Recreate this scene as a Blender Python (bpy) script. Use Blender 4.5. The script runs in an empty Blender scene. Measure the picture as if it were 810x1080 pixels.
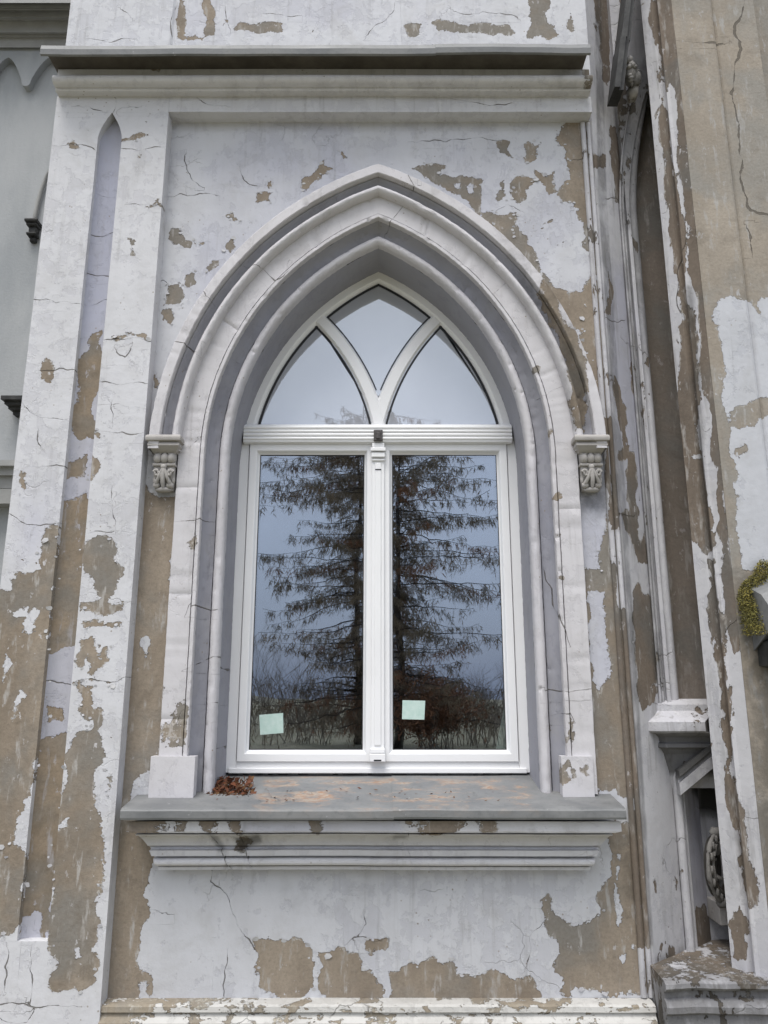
import bpy, bmesh, math, random
import numpy as np
from mathutils import Vector, Matrix
random.seed(7); rng = np.random.default_rng(7)
R = math.radians
scene = bpy.context.scene
col = scene.collection

# ------------------------------------------------------------------ camera
EYE = 1.6; PITCH = R(13.45); F = 811.0
cam = bpy.data.cameras.new('camera'); cam.sensor_fit = 'VERTICAL'; cam.sensor_height = 36
cam.lens = F / 1080 * 36; cam.clip_end = 2000; cam.clip_start = .05
co = bpy.data.objects.new('camera', cam); col.objects.link(co)
co.location = (0, 0, EYE); co.rotation_euler = (R(90) + PITCH, 0, 0)
scene.camera = co

def ray(x, y):
    u = (x - 405) / F; v = (540 - y) / F
    return u, math.cos(PITCH) - v * math.sin(PITCH), math.sin(PITCH) + v * math.cos(PITCH)
def at(x, y, Y):
    u, d, e = ray(x, y); t = Y / d
    return Vector((u * t, Y, EYE + e * t))

# ------------------------------------------------------------------ objects
def mesh_obj(name, verts, faces, mat=None, parent=None, smooth=False, mats=None, midx=None):
    me = bpy.data.meshes.new(name)
    me.from_pydata([tuple(map(float, v)) for v in verts], [], [tuple(map(int, f)) for f in faces])
    if mat: me.materials.append(mat)
    if mats:
        for m in mats: me.materials.append(m)
        if midx is not None: me.polygons.foreach_set('material_index', midx)
    me.update()
    if smooth: me.polygons.foreach_set('use_smooth', [True] * len(me.polygons))
    o = bpy.data.objects.new(name, me); col.objects.link(o)
    if parent: attach(o, parent)
    return o
def attach(o, parent):
    o.parent = parent
    p = parent; loc = Vector(parent.location)
    while p.parent: p = p.parent; loc += Vector(p.location)
    o.location = Vector(o.location) - loc
def thing(name, label, cat, loc, group=None):
    o = bpy.data.objects.new(name, None); col.objects.link(o); o.location = loc; o.empty_display_size = .2
    return tag(o, label, cat, group)
def tag(o, label, cat, group=None, kind=None):
    if label: o['label'] = label
    if cat: o['category'] = cat
    if group: o['group'] = group
    if kind: o['kind'] = kind
    return o
def fix_normals(o):
    bm = bmesh.new(); bm.from_mesh(o.data); bmesh.ops.recalc_face_normals(bm, faces=bm.faces); bm.to_mesh(o.data); bm.free()
def bevel(o, w=.004, seg=2, angle=35):
    m = o.modifiers.new('bevel', 'BEVEL'); m.width = w; m.segments = seg; m.limit_method = 'ANGLE'; m.angle_limit = R(angle)
    return o

# ------------------------------------------------------------------ decals (paint loss, cracks), all in wall metres
def rough(P):
    """break the straight sides of an outline into an irregular broken edge"""
    _rr = random.Random(int(abs(P).sum() * 1e4))
    for k in range(2):
        out = []
        for a, b in zip(P, np.roll(P, -1, 0)):
            d = b - a; l = math.hypot(*d); n = np.array((-d[1], d[0])); out.append(a)
            if l > .03: out.append(a + d * _rr.uniform(.35, .65) + n * _rr.uniform(-.17, .17) * min(1, .16 / l))
        P = np.array(out)
    return P
class Surf:
    """vertical plane through (x, y) running along direction d"""
    def __init__(s, x, y, dx=1.0, dy=0.0):
        l = math.hypot(dx, dy); s.o = (x, y); s.d = (dx / l, dy / l); s.n = (s.d[1], -s.d[0])   # normal towards the camera side
    def px(s, x, y):
        u, d, e = ray(x, y)
        t = (s.o[0] * s.n[0] + s.o[1] * s.n[1]) / (u * s.n[0] + d * s.n[1])
        return ((u * t - s.o[0]) * s.d[0] + (d * t - s.o[1]) * s.d[1], EYE + e * t)
    def poly(s, pts):
        P = np.array([s.px(*p) for p in pts])
        return P
    def pos(s, S, Z, out=0.0):
        S = np.asarray(S); out = np.broadcast_to(np.asarray(out, float), S.shape)
        return np.stack([s.o[0] + S * s.d[0] + out * s.n[0], s.o[1] + S * s.d[1] + out * s.n[1], np.asarray(Z)], -1)

def sd_poly(P, poly):
    a = poly; b = np.roll(poly, -1, 0); best = np.full(len(P), 1e9); ins = np.zeros(len(P), bool)
    for (ax, az), (bx, bz) in zip(a, b):
        ex, ez = bx - ax, bz - az; wx, wz = P[:, 0] - ax, P[:, 1] - az
        t = np.clip((wx * ex + wz * ez) / (ex * ex + ez * ez + 1e-12), 0, 1)
        best = np.minimum(best, (wx - ex * t) ** 2 + (wz - ez * t) ** 2)
        c = ((az <= P[:, 1]) & (bz > P[:, 1])) | ((bz <= P[:, 1]) & (az > P[:, 1]))
        with np.errstate(divide='ignore', invalid='ignore'):
            xi = ax + (P[:, 1] - az) / (ez if abs(ez) > 1e-12 else 1e-12) * ex
        ins ^= c & (P[:, 0] < xi)
    d = np.sqrt(best); return np.where(ins, d, -d)
def sd_line(P, line):
    best = np.full(len(P), 1e9); sg = np.ones(len(P))
    for (ax, az), (bx, bz) in zip(line[:-1], line[1:]):
        ex, ez = bx - ax, bz - az; wx, wz = P[:, 0] - ax, P[:, 1] - az
        t = np.clip((wx * ex + wz * ez) / (ex * ex + ez * ez + 1e-12), 0, 1)
        q = (wx - ex * t) ** 2 + (wz - ez * t) ** 2; cr = ex * wz - ez * wx
        end = (t <= 0) | (t >= 1)
        m = q < best; best = np.where(m, q, best); sg = np.where(m, np.where(cr >= 0, 1, -1), sg)
    return np.sqrt(best) * sg
def jag(line, amp=.012, n=3, seed=1):
    line = line[::1]
    r = random.Random(seed); pts = [tuple(p) for p in line]
    for k in range(n):
        out = [pts[0]]
        for a, b in zip(pts[:-1], pts[1:]):
            l = math.hypot(b[0] - a[0], b[1] - a[1]); nx, nz = -(b[1] - a[1]), b[0] - a[0]
            w = r.uniform(-.13, .13)
            out += [((a[0] + b[0]) / 2 + nx * w, (a[1] + b[1]) / 2 + nz * w), b]
        pts = out
    return np.array(pts)

def decorate(o, SZ, peel=(), crack=(), grime=(), tint=(), wear=0.0, base=-.2, stain=(), wearp=()):
    """write the paint-loss, crack, grime, tint and wear attributes; peel is a list of (sign, polygon)"""
    SZ = np.asarray(SZ, float); n = len(SZ)
    A = {k: np.zeros(n) for k in ('grime', 'tint', 'wear', 'stain')}
    pe = np.full(n, float(base)); cr = np.full(n, .2)
    for sg, po in peel:
        if len(po) > 3: po = rough(po)
        lo, hi = po.min(0) - .22, po.max(0) + .22
        m = ((SZ >= lo) & (SZ <= hi)).all(1)
        if not m.any(): continue
        d = sd_poly(SZ[m], po)
        pe[m] = np.maximum(pe[m], d) if sg > 0 else np.minimum(pe[m], -d)
    for li in crack:
        lo, hi = li.min(0) - .05, li.max(0) + .05
        m = ((SZ >= lo) & (SZ <= hi)).all(1)
        if not m.any(): continue
        d = sd_line(SZ[m], li); old = cr[m]
        cr[m] = np.where(np.abs(d) < np.abs(old), d, old)
    for key, items in (('grime', grime), ('tint', tint), ('stain', stain)):
        for po, soft, amt in items:
            d = sd_poly(SZ, po); A[key] = np.maximum(A[key], amt * np.clip(.5 + d / soft, 0, 1))
    A['wear'][:] = wear
    for po, soft, amt in wearp: A['wear'] = np.maximum(A['wear'], amt * np.clip(.5 + sd_poly(SZ, po) / soft, 0, 1))
    A['peel'] = np.clip(pe, -.2, .2); A['crack'] = cr
    for k, v in A.items():
        at_ = o.data.attributes.new(k, 'FLOAT', 'POINT'); at_.data.foreach_set('value', v.astype(np.float32))
    return o
def deco_auto(o, **kw):
    n = len(o.data.vertices); a = np.empty(n * 3, np.float32); o.data.vertices.foreach_get('co', a)
    a = a.reshape(-1, 3)
    return decorate(o, np.stack([a[:, 0], a[:, 2]], 1), **kw)

def wob(P, amp=.002, sc=1.0, seed=0):
    r = np.random.default_rng(seed); out = np.zeros(len(P))
    for k in range(7):
        f = sc * (1.2 + k * 1.7); v = r.normal(size=3); v /= np.linalg.norm(v)
        out += np.sin(P @ v * f * 2.2 + r.uniform(0, 6.3)) / (1 + k * .6)
    return out * amp * .5

def grid(name, surf, fl, fr, z0, z1, step, mat, parent, depth=.05, disp=None, drop=None, und=.0025, zlist=None, seed=0, **deco):
    """a plaster face between the edges fl(z) and fr(z) with returns running back by depth"""
    if not callable(fl): a = fl; fl = lambda z: a
    if not callable(fr): b = fr; fr = lambda z: b
    nz = max(2, int(round((z1 - z0) / step)) + 1); zz = np.array(zlist) if zlist is not None else np.linspace(z0, z1, nz)
    nz = len(zz)
    wmax = max(fr(z) - fl(z) for z in zz); ns = max(2, int(round(wmax / step)) + 1)
    u = np.linspace(0, 1, ns)
    L = np.array([fl(z) for z in zz]); Rr = np.array([fr(z) for z in zz])
    S = L[:, None] + (Rr - L)[:, None] * u[None]; Z = np.broadcast_to(zz[:, None], S.shape)
    out = np.zeros_like(S)
    if disp is not None: out = out + disp(S, Z)
    P = surf.pos(S.ravel(), Z.ravel(), out.ravel())
    w = wob(P, und, 1.0, seed)
    P[:, 0] += surf.n[0] * w; P[:, 1] += surf.n[1] * w
    idx = np.arange(nz * ns).reshape(nz, ns)
    a, b, c, d = idx[:-1, :-1].ravel(), idx[:-1, 1:].ravel(), idx[1:, 1:].ravel(), idx[1:, :-1].ravel()
    Fc = np.stack([a, b, c, d], 1)
    if drop is not None:
        cs = (S[:-1, :-1] + S[1:, 1:]) / 2; cz = (Z[:-1, :-1] + Z[1:, 1:]) / 2
        Fc = Fc[~drop(cs.ravel(), cz.ravel())]
    SZ = np.stack([S.ravel(), Z.ravel()], 1)
    faces = [tuple(f) for f in Fc]
    if depth:
        ring = list(idx[0, :]) + list(idx[1:, -1]) + list(idx[-1, -2::-1]) + list(idx[-2:0:-1, 0])
        prev = np.array(ring); base = len(P); k = 4
        for i in range(1, k + 1):
            q = P[ring].copy(); q[:, 0] -= surf.n[0] * depth * i / k; q[:, 1] -= surf.n[1] * depth * i / k
            P = np.vstack([P, q]); SZ = np.vstack([SZ, SZ[ring]])
            new = np.arange(len(P) - len(ring), len(P)); m = len(ring)
            for j in range(m):
                j2 = (j + 1) % m
                faces.append((prev[j2], prev[j], new[j], new[j2]))
            prev = new
    o = mesh_obj(name, P, faces, mat, parent)
    decorate(o, SZ, **deco)
    return o

# ------------------------------------------------------------------ materials
def nodes(name):
    m = bpy.data.materials.new(name); m.use_nodes = True; t = m.node_tree
    for n in list(t.nodes): t.nodes.remove(n)
    out = t.nodes.new('ShaderNodeOutputMaterial'); return m, t, out
class NT:
    def __init__(s, t): s.t = t
    def n(s, typ, **kw):
        n = s.t.nodes.new(typ)
        for k, v in kw.items():
            if hasattr(n, k): setattr(n, k, v)
        return n
    def put(s, sock, v):
        if hasattr(v, 'is_output') or isinstance(v, bpy.types.NodeSocket): s.t.links.new(v, sock)
        elif isinstance(v, (tuple, list)) and len(v) == 3 and sock.type == 'RGBA': sock.default_value = (*v, 1)
        else: sock.default_value = v
    def m(s, op, a, b=0.0, c=None, clamp=False):
        n = s.n('ShaderNodeMath', operation=op, use_clamp=clamp); s.put(n.inputs[0], a); s.put(n.inputs[1], b)
        if c is not None: s.put(n.inputs[2], c)
        return n.outputs[0]
    def mix(s, f, a, b, mode='MIX'):
        n = s.n('ShaderNodeMix', data_type='RGBA', blend_type=mode); s.put(n.inputs[0], f); s.put(n.inputs[6], a); s.put(n.inputs[7], b); return n.outputs[2]
    def noise(s, vec, scale, detail=4, rough=.55, dist=0.0, col=False):
        n = s.n('ShaderNodeTexNoise'); s.put(n.inputs['Vector'], vec); s.put(n.inputs['Scale'], scale); s.put(n.inputs['Detail'], detail)
        s.put(n.inputs['Roughness'], rough); s.put(n.inputs['Distortion'], dist); return n.outputs['Color' if col else 'Fac']
    def attr(s, name):
        n = s.n('ShaderNodeAttribute', attribute_name=name); return n.outputs['Fac']
    def ramp(s, v, a, b, c=0.0, d=1.0, smooth=True):
        n = s.n('ShaderNodeMapRange', interpolation_type='SMOOTHSTEP' if smooth else 'LINEAR'); s.put(n.inputs[0], v)
        for i, q in enumerate((a, b, c, d)): s.put(n.inputs[1 + i], q)
        return n.outputs[0]
    def geo(s, scale=(1, 1, 1)):
        g = s.n('ShaderNodeNewGeometry'); mp = s.n('ShaderNodeMapping'); s.put(mp.inputs['Vector'], g.outputs['Position']); mp.inputs['Scale'].default_value = scale
        return mp.outputs[0]
    def bump(s, h, dist, strength=1.0, normal=None):
        n = s.n('ShaderNodeBump'); s.put(n.inputs['Height'], h); s.put(n.inputs['Distance'], dist); s.put(n.inputs['Strength'], strength)
        if normal is not None: s.put(n.inputs['Normal'], normal)
        return n.outputs[0]
    def bsdf(s, colr, rough, normal=None, spec=.3, metal=0.0):
        n = s.n('ShaderNodeBsdfPrincipled'); s.put(n.inputs['Base Color'], colr); s.put(n.inputs['Roughness'], rough); s.put(n.inputs['Metallic'], metal)
        s.put(n.inputs['Specular IOR Level'], spec)
        if normal is not None: s.put(n.inputs['Normal'], normal)
        return n.outputs[0]

def peel_paint(name, white, lilac, bareA, bareB, amp=.035, flake=0.0, zs=1.0, hair=1.0, thick=.004, grime_col=(.035, .034, .03), ampf=.012, tintbase=0.0, streak=.25, crackw=1.0, thinamt=.25):
    m, t, out = nodes(name); k = NT(t)
    P = k.geo(); Pz = k.geo((1, 1, zs))
    nA = k.noise(Pz, 8, 4, .6); nB = k.noise(Pz, 42, 4, .65); nC = k.noise(P, 150, 2, .6)
    peel = k.attr('peel'); wear = k.attr('wear')
    e = k.m('ADD', peel, k.m('MULTIPLY', k.m('SUBTRACT', nA, .5), amp * 2.4))
    e = k.m('ADD', e, k.m('MULTIPLY', k.m('SUBTRACT', nB, .5), ampf * 3.4))
    e = k.m('ADD', e, k.m('MULTIPLY', k.m('SUBTRACT', nC, .5), .008))
    nF = k.noise(Pz, 11, 5, .62, .3)
    thr = k.m('SUBTRACT', .80 - flake, k.m('MULTIPLY', wear, .30))
    fl = k.m('MULTIPLY', k.m('SUBTRACT', nF, thr), .12)
    e = k.m('MAXIMUM', e, fl)
    mask = k.ramp(e, -.0012, .0012)
    # paint colour: old whitewash with lilac-grey undercoat showing through in clouds
    big = k.noise(P, 1.3, 3, .6, .4); med = k.noise(k.geo((1, 1, .35)), 5, 4, .65)
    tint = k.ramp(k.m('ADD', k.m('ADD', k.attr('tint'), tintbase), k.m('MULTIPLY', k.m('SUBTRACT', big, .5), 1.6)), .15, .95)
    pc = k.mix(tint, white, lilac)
    nT = k.noise(k.geo((1, 1, .8)), 13, 6, .72, .15)                     # top coat worn through to the older coat, crisp little islands
    thin = k.ramp(k.m('ADD', nT, k.m('ADD', k.m('MULTIPLY', k.m('SUBTRACT', big, .5), .55), k.m('MULTIPLY', wear, .12))), .555, .585)
    pc = k.mix(k.m('MULTIPLY', thin, thinamt), pc, (lilac[0] * .80, lilac[1] * .79, lilac[2] * .78))
    stn = k.noise(P, 4.2, 5, .7, .6)
    pc = k.mix(k.ramp(stn, .50, .72, 0, .22), pc, (.33, .315, .285))
    pc = k.mix(k.ramp(med, .38, .72, 0, .26), pc, (white[0] * .70, white[1] * .69, white[2] * .67))
    pc = k.mix(k.ramp(nC, .55, .75, 0, .10), pc, (.30, .28, .26))
    stk = k.noise(k.geo((1, 1, .06)), 26, 4, .65)                      # rain-washed dirt running down the paint
    pc = k.mix(k.m('MULTIPLY', k.m('MULTIPLY', k.ramp(stk, .52, .70), k.ramp(big, .40, .62)), streak), pc, (.20, .19, .175))
    # specks: pinholes and small chips showing dark
    sp = k.n('ShaderNodeTexVoronoi', feature='F1'); k.put(sp.inputs['Vector'], P); k.put(sp.inputs['Scale'], 26.0)
    spm = k.m('MULTIPLY', k.ramp(sp.outputs['Distance'], .06, .15, 1, 0), k.ramp(k.noise(P, 3.1, 3, .6), .56, .64))
    # bare render
    bm_ = k.noise(k.geo((1, 1, .5)), 3.2, 4, .65, .3); bf = k.noise(P, 60, 3, .7)
    bc = k.mix(k.ramp(bm_, .32, .70), bareA, bareB)
    gy = (bareA[0] + bareA[1] + bareA[2]) / 3
    bc = k.mix(k.ramp(k.noise(P, 1.9, 4, .6, .3), .45, .64, 0, .75), bc, (gy * 1.06, gy * 1.03, gy * .95))
    bc = k.mix(k.ramp(k.noise(P, 6.5, 5, .7, .4), .52, .70, 0, .45), bc, (bareA[0] * .66, bareA[1] * .66, bareA[2] * .66))
    bc = k.mix(k.ramp(bf, .35, .75, 0, .35), bc, (bareA[0] * .62, bareA[1] * .62, bareA[2] * .62))
    bs = k.noise(k.geo((1, 1, .22)), 24, 4, .65)
    bc = k.mix(k.m('MULTIPLY', k.ramp(bs, .55, .68), k.ramp(nA, .36, .58, .15, .75)), bc, (white[0] * .75, white[1] * .72, white[2] * .66))     # limewash left in the pores
    rs = k.noise(k.geo((1, 1, .6)), 21, 5, .7)
    bc = k.mix(k.m('MULTIPLY', k.ramp(rs, .635, .65), k.ramp(e, .006, .07, .95, .35)), bc, (white[0] * .92, white[1] * .90, white[2] * .88))
    # darker bare render along the broken paint edge
    rim = k.m('MULTIPLY', mask, k.ramp(e, .001, .012, 1, 0))
    bc = k.mix(k.m('MULTIPLY', k.ramp(e, .0, .004, 1, 0), .45), bc, (bareB[0] * .5, bareB[1] * .48, bareB[2] * .46))
    # an older cream coat survives along parts of the broken edge
    under = k.m('MULTIPLY', k.ramp(k.m('ADD', e, k.m('MULTIPLY', k.m('SUBTRACT', nB, .5), .04)), .002, .006, 1, 0), k.ramp(nA, .52, .60))
    bc = k.mix(k.m('MULTIPLY', under, .75), bc, (white[0] * .80, white[1] * .76, white[2] * .68))
    c = k.mix(mask, pc, bc)
    c = k.mix(k.m('MULTIPLY', k.m('MULTIPLY', spm, k.m('SUBTRACT', 1.0, mask)), .8), c, bareA)
    # cracks
    ca = k.m('ABSOLUTE', k.m('ADD', k.attr('crack'), k.m('MULTIPLY', k.m('SUBTRACT', nB, .5), .004)))
    cw = k.m('ADD', -.0013, k.m('MULTIPLY', k.ramp(nA, .40, .62), .0034 * crackw))
    crk = k.ramp(k.m('SUBTRACT', ca, cw), 0, .0018, 1, 0)
    v = k.n('ShaderNodeTexVoronoi', feature='DISTANCE_TO_EDGE'); wv = k.n('ShaderNodeVectorMath', operation='ADD')
    k.put(wv.inputs[0], k.geo((2.2, 2.2, 3.6))); sc = k.n('ShaderNodeVectorMath', operation='SCALE'); k.put(sc.inputs[0], k.noise(P, 6, 3, .65, 0, True)); sc.inputs['Scale'].default_value = .55
    k.put(wv.inputs[1], sc.outputs[0]); k.put(v.inputs['Vector'], wv.outputs[0]); k.put(v.inputs['Scale'], 1.0)
    hm = k.m('MULTIPLY', k.ramp(v.outputs['Distance'], .002, .009, 1, 0), k.ramp(k.noise(P, 2.6, 3, .6), .57, .66))
    hm = k.m('MULTIPLY', hm, hair * .6)
    allc = k.m('MAXIMUM', crk, k.m('MULTIPLY', hm, k.m('SUBTRACT', 1.0, mask)), clamp=True)
    c = k.mix(k.m('MULTIPLY', allc, .78), c, (.10, .088, .072))
    # soot and algae, plus shade painted around the lower niche
    gr = k.m('MULTIPLY', k.attr('grime'), k.ramp(k.m('ADD', k.m('MULTIPLY', nF, .6), k.m('MULTIPLY', k.attr('grime'), .35)), .30, .52))
    c = k.mix(gr, c, grime_col)
    h = k.m('ADD', k.m('SUBTRACT', 1.0, mask), k.m('MULTIPLY', allc, -1.2)); h = k.m('ADD', h, k.m('MULTIPLY', k.m('MULTIPLY', thin, k.m('SUBTRACT', 1.0, mask)), -.09))
    h = k.m('ADD', h, k.m('MULTIPLY', k.m('MULTIPLY', bf, mask), .22))
    h = k.m('ADD', h, k.m('MULTIPLY', nC, .05))
    h = k.m('ADD', h, k.m('MULTIPLY', k.noise(P, 18, 3, .5), .35))
    nrm = k.bump(h, thick * 2.0, 1.0)
    t.links.new(k.bsdf(c, k.mix(mask, (.72,) * 3, (.95,) * 3), nrm, .25), out.inputs[0])
    return m
def simple(name, c1, c2=None, scale=8, rough=.6, bump=.0, bscale=60, spec=.3, metal=0.0, stretch=(1, 1, 1), detail=5):
    m, t, out = nodes(name); k = NT(t); P = k.geo(stretch)
    n = k.noise(P, scale, detail, .62, .2)
    c = k.mix(k.ramp(n, .3, .7), c1, c2 or c1)
    nr = k.bump(k.noise(k.geo(), bscale, 4, .6), bump) if bump else None
    t.links.new(k.bsdf(c, rough, nr, spec, metal), out.inputs[0]); return m

WHITE = (.575, .58, .605); LILAC = (.465, .47, .54); BARE_A = (.240, .198, .153); BARE_B = (.335, .282, .222)
M = {}
M['wall'] = peel_paint('peeling_wall_paint', WHITE, LILAC, BARE_A, BARE_B, hair=.35)
M['pil'] = peel_paint('peeling_pilaster_paint', (.605, .605, .625), (.53, .53, .59), (.240, .197, .151), (.345, .287, .224), hair=.3, zs=1.5)
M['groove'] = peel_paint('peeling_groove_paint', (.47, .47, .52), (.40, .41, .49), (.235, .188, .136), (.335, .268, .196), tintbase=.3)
M['arch'] = peel_paint('arch_paint', (.585, .57, .585), (.52, .51, .545), BARE_A, BARE_B, hair=.15, thinamt=.22, thick=.003)
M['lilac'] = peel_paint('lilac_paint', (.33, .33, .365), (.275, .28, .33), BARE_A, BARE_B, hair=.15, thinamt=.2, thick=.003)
M['worn'] = peel_paint('worn_corner_paint', (.52, .515, .53), (.45, .45, .51), (.165, .135, .108), (.215, .175, .138), zs=.45, flake=.04, amp=.045, streak=.6)
M['bare'] = peel_paint('bare_brown_render', (.50, .49, .50), (.45, .45, .50), (.21, .178, .148), (.25, .212, .178), zs=.4, hair=.3)
M['beige'] = peel_paint('beige_cement_render', (.52, .53, .56), (.44, .46, .53), (.30, .262, .215), (.375, .33, .275), hair=0.1, amp=.03, crackw=2.6)
M['corn'] = peel_paint('cornice_paint', (.63, .625, .64), (.54, .54, .59), (.24, .20, .16), (.30, .25, .2), hair=.3, zs=1.6, thick=.003)
M['cream'] = peel_paint('cream_plinth_paint', (.55, .54, .515), (.50, .495, .48), (.26, .22, .17), (.31, .27, .21), flake=.14, zs=2.2, amp=.04)
M['carve'] = peel_paint('carved_stucco', (.40, .38, .36), (.33, .32, .31), (.20, .17, .14), (.24, .2, .16), hair=.3, thick=.002, flake=.02)
M['soffit_shade'] = simple('brown_soffit_shade', (.10, .09, .08), (.16, .145, .13), 6, .9)  # dark tone standing in for shade below the cornice flashing
M['grey'] = simple('grey_rear_render', (.30, .315, .325), (.40, .41, .415), 1.6, .85, .0025, 40, stretch=(1.6, 1, .5), detail=8)
M['greyd'] = simple('grey_rear_moulding', (.29, .29, .28), (.36, .36, .35), 5.0, .8, .001, 60)
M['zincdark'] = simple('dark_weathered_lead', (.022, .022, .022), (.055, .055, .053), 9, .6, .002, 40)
M['pvc'] = simple('white_window_frame', (.86, .86, .865), (.83, .83, .835), 3, .32, 0, spec=.45)
M['gasket'] = simple('dark_rubber_gasket', (.02, .02, .022), None, 5, .5)
M['bracket'] = simple('dark_bracket', (.05, .045, .045), (.11, .1, .1), 70, .6, .001, 120)
M['paper'] = simple('pale_green_sticker', (.46, .62, .56), (.56, .69, .64), 30, .6)
M['board'] = simple('pale_green_board', (.62, .74, .62), (.70, .78, .70), 3, .6)
M['room'] = simple('room_plaster', (.16, .155, .15), (.20, .19, .18), 2, .9)
M['leaf'] = simple('dead_leaf', (.16, .055, .025), (.09, .04, .025), 40, .8)
M['leaf2'] = simple('dead_leaf_dark', (.07, .035, .022), (.19, .10, .045), 40, .8)
M['moss'] = simple('yellow_green_moss', (.27, .225, .06), (.16, .15, .045), 14, .95)
M['mossd'] = simple('dark_moss', (.06, .06, .025), (.11, .10, .035), 14, .95)
M['bark'] = simple('conifer_bark', (.035, .026, .02), (.06, .045, .034), 12, .95)
M['needle'] = simple('conifer_needles', (.17, .14, .095), (.25, .185, .12), 1.2, .9)
M['rust'] = simple('rust_brown_leaves', (.27, .13, .065), (.19, .10, .06), 3, .9)
M['twig'] = simple('bare_twig', (.17, .14, .115), (.23, .19, .15), 5, .95)
M['grass'] = simple('rough_grass', (.17, .165, .11), (.24, .22, .16), .8, .95, .02, 30)

def zinc_mat():
    m, t, out = nodes('zinc_flashing'); k = NT(t); P = k.geo()
    n = k.noise(k.geo((.7, 1, 1)), 4, 6, .65, .6); f = k.noise(P, 40, 4, .65)
    c = k.mix(k.ramp(n, .3, .7), (.150, .155, .158), (.235, .237, .235))
    c = k.mix(k.ramp(f, .5, .75, 0, .4), c, (.10, .105, .105))
    st = k.m('MULTIPLY', k.attr('stain'), k.ramp(k.noise(k.geo((1, 1.7, 1.7)), 5.5, 5, .68, .5), .46, .64))
    c = k.mix(k.m('MULTIPLY', st, .95, clamp=True), c, k.mix(k.ramp(f, .35, .6), (.36, .19, .10), (.40, .33, .26)))
    wh = k.m('MULTIPLY', k.ramp(k.noise(P, 22, 6, .7), .66, .72), .5)
    c = k.mix(wh, c, (.5, .5, .49))
    t.links.new(k.bsdf(c, k.ramp(n, .3, .7, .5, .7), k.bump(k.m('ADD', n, k.m('MULTIPLY', f, .2)), .006, .5), .4, .15), out.inputs[0]); return m
M['zinc'] = zinc_mat()
def glass_mat(name, fac, tint, rcol):
    m, t, out = nodes(name); k = NT(t)
    tr = k.n('ShaderNodeBsdfTransparent'); k.put(tr.inputs[0], tint)
    gl = k.n('ShaderNodeBsdfGlossy'); k.put(gl.inputs['Roughness'], 0.0); k.put(gl.inputs['Color'], rcol)
    k.put(gl.inputs['Normal'], k.bump(k.noise(k.geo(), 1.7, 2, .5), .0016, 1.0))
    lw = k.n('ShaderNodeLayerWeight'); lw.inputs[0].default_value = .35
    f = k.m('ADD', fac, k.m('MULTIPLY', k.m('POWER', lw.outputs['Facing'], 3.0), .6), clamp=True)
    mx = k.n('ShaderNodeMixShader'); k.put(mx.inputs[0], f); t.links.new(tr.outputs[0], mx.inputs[1]); t.links.new(gl.outputs[0], mx.inputs[2])
    t.links.new(mx.outputs[0], out.inputs[0]); return m
M['glass'] = glass_mat('double_glazing', .37, (.75, .79, .80), (.80, .885, 1.0))
M['glass2'] = glass_mat('inner_glazing', .16, (.80, .83, .84), (.80, .88, 1.0))
def sky_tone_mat():  # pale sky reflection of the upper panes put into a diffuse colour
    m, t, out = nodes('sky_toned_glazing'); k = NT(t)
    df = k.bsdf(k.mix(k.ramp(k.noise(k.geo(), 2.0, 3), .3, .7), (.40, .415, .46), (.44, .455, .495)), .9, None, 0)
    gl = k.n('ShaderNodeBsdfGlossy'); k.put(gl.inputs['Roughness'], 0.0); k.put(gl.inputs['Color'], (.9, .95, 1.0))
    mx = k.n('ShaderNodeMixShader'); k.put(mx.inputs[0], .30); t.links.new(df, mx.inputs[1]); t.links.new(gl.outputs[0], mx.inputs[2]); t.links.new(mx.outputs[0], out.inputs[0]); return m
M['glassu'] = sky_tone_mat()

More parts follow.
